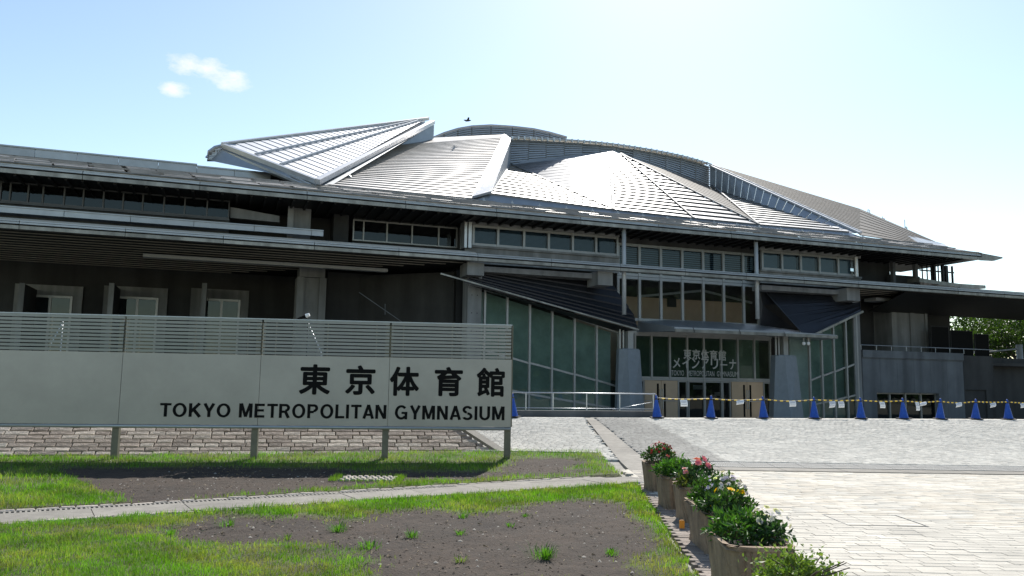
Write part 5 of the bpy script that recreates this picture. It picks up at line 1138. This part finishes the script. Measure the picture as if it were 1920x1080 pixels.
for (px, py), lb_ in zip(CN, CLB):
    X, Y = on_crest(px); root = empty('traffic_cone', (X, Y, ground_z(X, Y) + .012), random.uniform(-.4, .4)); root.rotation_euler.x = random.uniform(-.035, .035); root.rotation_euler.y = random.uniform(-.05, .05); tag(root, lb_, 'traffic cone', 'blue cones closing off the entrance')
    for nme, me in (('cone_body', cbody), ('cone_knob', ckn), ('cone_base', cbase), ('bar_ring', cband)): link(nme, me, root)
    tops.append(np.array([X, Y, ground_z(X, Y) + .66]))
BLB = ['between the railing and the entrance doors', 'before the entrance doors', 'before the right granite pier', 'before the right-hand glass wall, left bay', 'before the right-hand glass wall, at the column', 'left of the dark opening', 'right of the dark opening', 'before the concrete wall corner', 'next to the service door', 'last on the right']
for i in range(1, len(tops) - 1):
    a, b = tops[i], tops[i + 1]; d = b - a; L = np.linalg.norm(d); e = d / L
    root = empty('barrier_bar', a); tag(root, 'yellow and black striped bar ' + BLB[i - 1], 'bar', 'striped bars between the blue cones')
    nb = 16
    for k in range(nb):
        s0, s1 = .05 + (L - .1) * k / nb, .05 + (L - .1) * (k + 1) / nb; sag = lambda s_: np.array([0, 0, -(.02 + .012 * (i % 4)) * math.sin(math.pi * s_ / L)])
        m = MB(); m.tube([e * s0 + sag(s0), e * s1 + sag(s1)], .019 if k % 2 else .0185, 8); m.build('yellow_band' if k % 2 else 'black_band', M['yellow' if k % 2 else 'barblack'], root)
PP = [(1281, 0, .26, .22, 'square notice'), (1387, .35, .28, .15, 'wind-blown notice'), (1485, .1, .26, .20, 'notice'), (1560, .3, .24, .24, 'curled notice'), (1576, .05, .24, .22, 'flat notice'), (1653, 0, .22, .22, 'notice'), (1719, 0, .16, .30, 'narrow upright notice'), (1730, .5, .28, .14, 'wind-blown notice'), (1797, .45, .26, .18, 'slanted notice'), (1861, .45, .26, .18, 'slanted notice'), (1917, .3, .24, .18, 'notice')]
PLB = ['square white notice hanging on the bar left of the entrance', 'white notice blown sideways in front of the bronze right-hand doors', 'white notice on the bar in front of the right granite pier', 'curled white notice, left of a close pair', 'flat white notice, right of a close pair', 'white notice before the left side of the dark opening', 'narrow upright notice before the dark opening', 'white notice blown up beside the narrow upright one', 'slanted white notice right of the dark opening', 'slanted white notice before the service door', 'white notice at the right picture edge']
for (px, tilt, w, h, _), lb_ in zip(PP, PLB):
    X, Y = on_crest(px); z = ground_z(X, Y) + .615; root = empty('paper_notice', (X, Y - .03, z), math.atan(.26)); tag(root, lb_, 'notice', 'paper notices on the bars')
    n = 6; V = []; sk = tilt * .8
    for j_ in range(n + 1):
        f_ = j_ / n
        for sx in (-.5, .5): V.append((sx * w - sk * f_ * h, -.02 - .05 * math.sin(f_ * 2.2) * (1 + tilt), -f_ * h * (1 - .3 * tilt) + sx * tilt * .10))
    Fc = [(2 * j_, 2 * j_ + 1, 2 * j_ + 3, 2 * j_ + 2) for j_ in range(n)]; k = len(V); V2 = [(a, b + .003, c) for a, b, c in V]
    m = MB(); m.add(V + V2, Fc + [tuple(reversed([q + k for q in f_])) for f_ in Fc]); sh = m.build('sheet', M['paper'], root)
    m = MB()
    for j_ in (1, 2, 4):
        a, b, c_2 = np.array(V[2 * j_]), np.array(V[2 * j_ + 1]), np.array(V[2 * j_ + 2])
        for q in range(5): s0 = .14 + q * .15; p0 = a + (b - a) * s0; p1 = a + (b - a) * (s0 + .10); dn = (c_2 - a) * .42; off = np.array([0, -.003, 0]); m.add([p0 + off, p1 + off, p1 + dn + off, p0 + dn + off], [(3, 2, 1, 0)])
    m.build('print', M['ink'], root)

# ------------------------------------------------------------------ ramp kerb and railing left of the entrance
def on_line(px, off):
    d = ray(px, 760); t = (25.35 + off) / (d[1] - .26 * d[0]); return d[0] * t, d[1] * t
rx0, ry0 = on_line(930, 1.0); rx1, ry1 = on_line(1229, 1.0)
m = MB(); a, b = np.array([rx0, ry0, .5]), np.array([rx1, ry1, .5]); e = (b - a) / np.linalg.norm(b - a)
m.beam(a, b, .3, .50); tag(m.build('ramp_kerb', M['concrete']), 'low concrete kerb under the steel railing by the glass wall', 'kerb')
root = empty('ramp_railing', (rx0, ry0, .75)); tag(root, 'stainless steel ramp railing between the sign and the first cone', 'railing'); O_ = np.array([rx0, ry0, .75])
ztop = 1.33; pa, pb_ = np.array([rx0, ry0, ztop]) - O_, np.array([rx1, ry1, ztop]) - O_
m = MB(); m.tube([pa, pb_, pb_ + [.06, 0, -.08], pb_ + [.06, 0, -.5]], .020, 8); m.build('top_rail', M['rail'], root, True)
m = MB(); m.tube([pa + [0, 0, -.50], pb_ + [0, 0, -.52]], .015, 8); m.build('bottom_rail', M['rail'], root, True)
m = MB(); q = on_line(1150, .9); m.tube([np.array([q[0], q[1], .80]) - O_, np.array([*on_line(1222, .9), 1.05]) - O_], .012, 8); m.build('ramp_rail', M['rail'], root, True)
for px in (986, 1037, 1100, 1162, 1225): X, Y = on_line(px, 1.0); m = MB(); m.box(np.array([X - .018, Y - .012, .74]) - O_, np.array([X + .018, Y + .012, ztop - .02]) - O_); m.build('post', M['rail'], root)

# ------------------------------------------------------------------ small things on and round the building
def wthing(name, p, label, cat, group=None): r_ = empty(name, bw(*p), AL); tag(r_, label, cat, group); return r_
for px, lb_ in ((1507, 'white dome camera left of a pair under the entrance canopy'), (1515.5, 'white dome camera right of a pair under the entrance canopy')):
    p = P(px, 643, -2.7); r_ = wthing('dome_camera', p, lb_, 'camera', 'security cameras'); m = MB(); m.tube([(0, 0, .02), (0, 0, .32)], .03, 8); m.build('bracket', M['mull'], r_); m2 = revolve([(.02, -.14), (.085, -.10), (.10, -.03), (.09, .03), (.05, .06)], 12); m2.build('dome', M['white'], r_, True)
for px, pyb, pyt, kind, lb_ in ((1628, 409, 393, 0, 'twin-rod antenna, leftmost on the right roof slope'), (1655, 419, 406, 1, 'thin antenna with a small dish in the middle of the right roof slope'), (1697, 432, 412, 2, 'antenna cluster lowest on the right roof slope')):
    p = P(px, pyb, 8.2); hgt = P(px, pyt, 8.2)[2] - p[2]; p[2] -= .3; hgt += .3; r_ = wthing('roof_antenna', p, lb_, 'antenna', 'antennas on the roof')
    m = MB(); m.tube([(0, 0, -.3), (0, 0, hgt)], .025, 6); m.build('mast', M['louvre'], r_)
    m = MB()
    if kind == 0: m.tube([(.16, 0, -.3), (.16, 0, hgt * .95), (.02, 0, hgt)], .025, 6)
    elif kind == 1: m.tube([(.02, 0, hgt * .72), (.14, 0, hgt * .72)], [.11, .12], 8)
    else: m.tube([(.12, 0, -.3), (.12, 0, hgt * .55)], .03, 6); m.tube([(.22, 0, -.3), (.22, 0, hgt * .5)], .025, 6); m.tube([(0, 0, hgt * .5), (.22, 0, hgt * .4)], .02, 6)
    m.build('aerial', M['louvre'], r_)
for x0, x1, y0, y1, lb_ in ((1747, 1778, 613, 660, 'tall black panel nearest the concrete columns on the terrace'), (1784, 1823, 621, 662, 'wide black panel in the middle of the three on the terrace'), (1829, 1853, 627, 662, 'smallest black panel at the right end of the terrace')):
    a, b = P(x0, y1, 1.0), P(x1, y0, 1.0); zf = zr_ - .05; r_ = wthing('black_panel', (a[0], 1.0, zf), lb_, 'panel', 'black panels on the terrace'); W_ = b[0] - a[0]; H_ = b[2] - zf
    m = MB(); m.box((.03, 0, .08), (W_ - .03, .05, H_ - .03)); m.build('sheet', M['black'], r_)
    m = MB(); m.box((0, -.02, 0), (.03, .07, H_)); m.box((W_ - .03, -.02, 0), (W_, .07, H_)); m.box((.03, -.02, H_ - .03), (W_ - .03, .07, H_)); m.build('frame', M['concrete_shade'], r_)
# bird over the roof
bd = terr(877, 226, 55); root = empty('bird', bd, R(12)); tag(root, 'small dark bird gliding above the roof', 'bird')
m = MB(); m.tube([(-.30, 0, .02), (-.2, 0, 0), (0, 0, -.01), (.16, 0, .02), (.24, 0, .03)], [.01, .05, .07, .05, .012], 8); m.build('body', M['bird'], root, True)
m = MB()
for sy in (-1, 1): m.add([(.10, 0, .03), (-.08, 0, .03), (-.04, sy * .34, .10), (-.10, sy * .62, .05), (.07, sy * .34, .11)], [(0, 1, 2, 4), (4, 2, 3)])
m.build('wings', M['bird'], root)
# trees and a lamp post beyond the right end of the building
def tree(x, y, z, H_, r_, label, colr):
    root = empty('broadleaf_tree', (x, y, z)); tag(root, label, 'tree', 'trees beyond the right wing')
    m = MB(); m.tube([(0, 0, 0), (.1, 0, H_ * .3), (0, .1, H_ * .6)], [.28, .2, .12], 8)
    cl_ = []
    for i in range(40):
        a = random.uniform(0, 6.28); q = random.uniform(.2, 1); c = np.array([math.cos(a) * r_ * q, math.sin(a) * r_ * q, H_ * random.uniform(.22, .93) - .15 * r_ * q]); cl_.append(c); m.tube([(0, 0, H_ * .35), c * [.5, .5, .85], c], [.1, .05, .02], 5)
    m.build('trunk', M['bark'], root); V = []; Fc = []; C_ = []; off = 0
    for c in cl_:
        k = random.uniform(.6, 1.4); a, b, cc = leaves(420, tuple(c), (r_ * .38, r_ * .38, r_ * .27), .22, np.array(colr) * k, .35, .55); V.append(a); Fc.append(b + off); C_.append(cc); off += len(a)
    np_mesh('crown', np.concatenate(V), np.concatenate(Fc), M['treeleaf'], root, np.concatenate(C_))
for (px, Y, H_, r_, lb_, cc) in ((1805, 66, 9.6, 4.6, 'leafy tree seen left of the black panels under the canopy', (.045, .08, .022)), (1868, 70, 10.2, 4.8, 'leafy tree seen just right of the black panels', (.055, .095, .024)), (1930, 64, 9.6, 4.8, 'leafy tree at the right picture edge behind the lamp post', (.042, .075, .021))):
    d = ray(px, 700); X = d[0] / d[1] * Y; tree(X, Y, -.6, H_, r_, lb_, cc)
d = ray(1911, 650); X = d[0] / d[1] * 58; root = empty('lamp_post', (X, 58, -.6)); tag(root, 'pale steel lamp post at the right edge in front of the trees', 'lamp post')
m = MB(); m.tube([(0, 0, 0), (0, 0, 5.6)], [.28, .2], 12); m.build('pole', M['steelcol'], root, True); m = MB(); m.tube([(0, 0, 5.3), (-2.6, .2, 5.0)], .06, 8); m.build('arm', M['steelcol'], root); m = MB(); m.box((-3.2, .05, 4.93), (-2.5, .35, 5.06)); m.build('lamp_head', M['white'], root)

# a belt of trees across the street to the right of the plaza; it shows only as reflections in the glass
V = []; Fc = []; C_ = []; off = 0
for i in range(60):
    x = -62 + i * 2.1 + random.uniform(-.8, .8); hh = random.uniform(12, 15.5)
    for q in range(6):
        a, b, c = leaves(260, (*((36 + i * .95 + random.uniform(-1, 1)), -14 + i * .68 + random.uniform(-1.5, 1.5)), hh * (.08 + .17 * q)), (2.4, 2.0, 2.2), .85, np.array((.05, .10, .03)) * random.uniform(.7, 1.3), .3, .7); V.append(a); Fc.append(b + off); C_.append(c); off += len(a)
belt = np_mesh('tree_belt', np.concatenate(V), np.concatenate(Fc), M['treeleaf'], None, np.concatenate(C_)); stuff(belt)
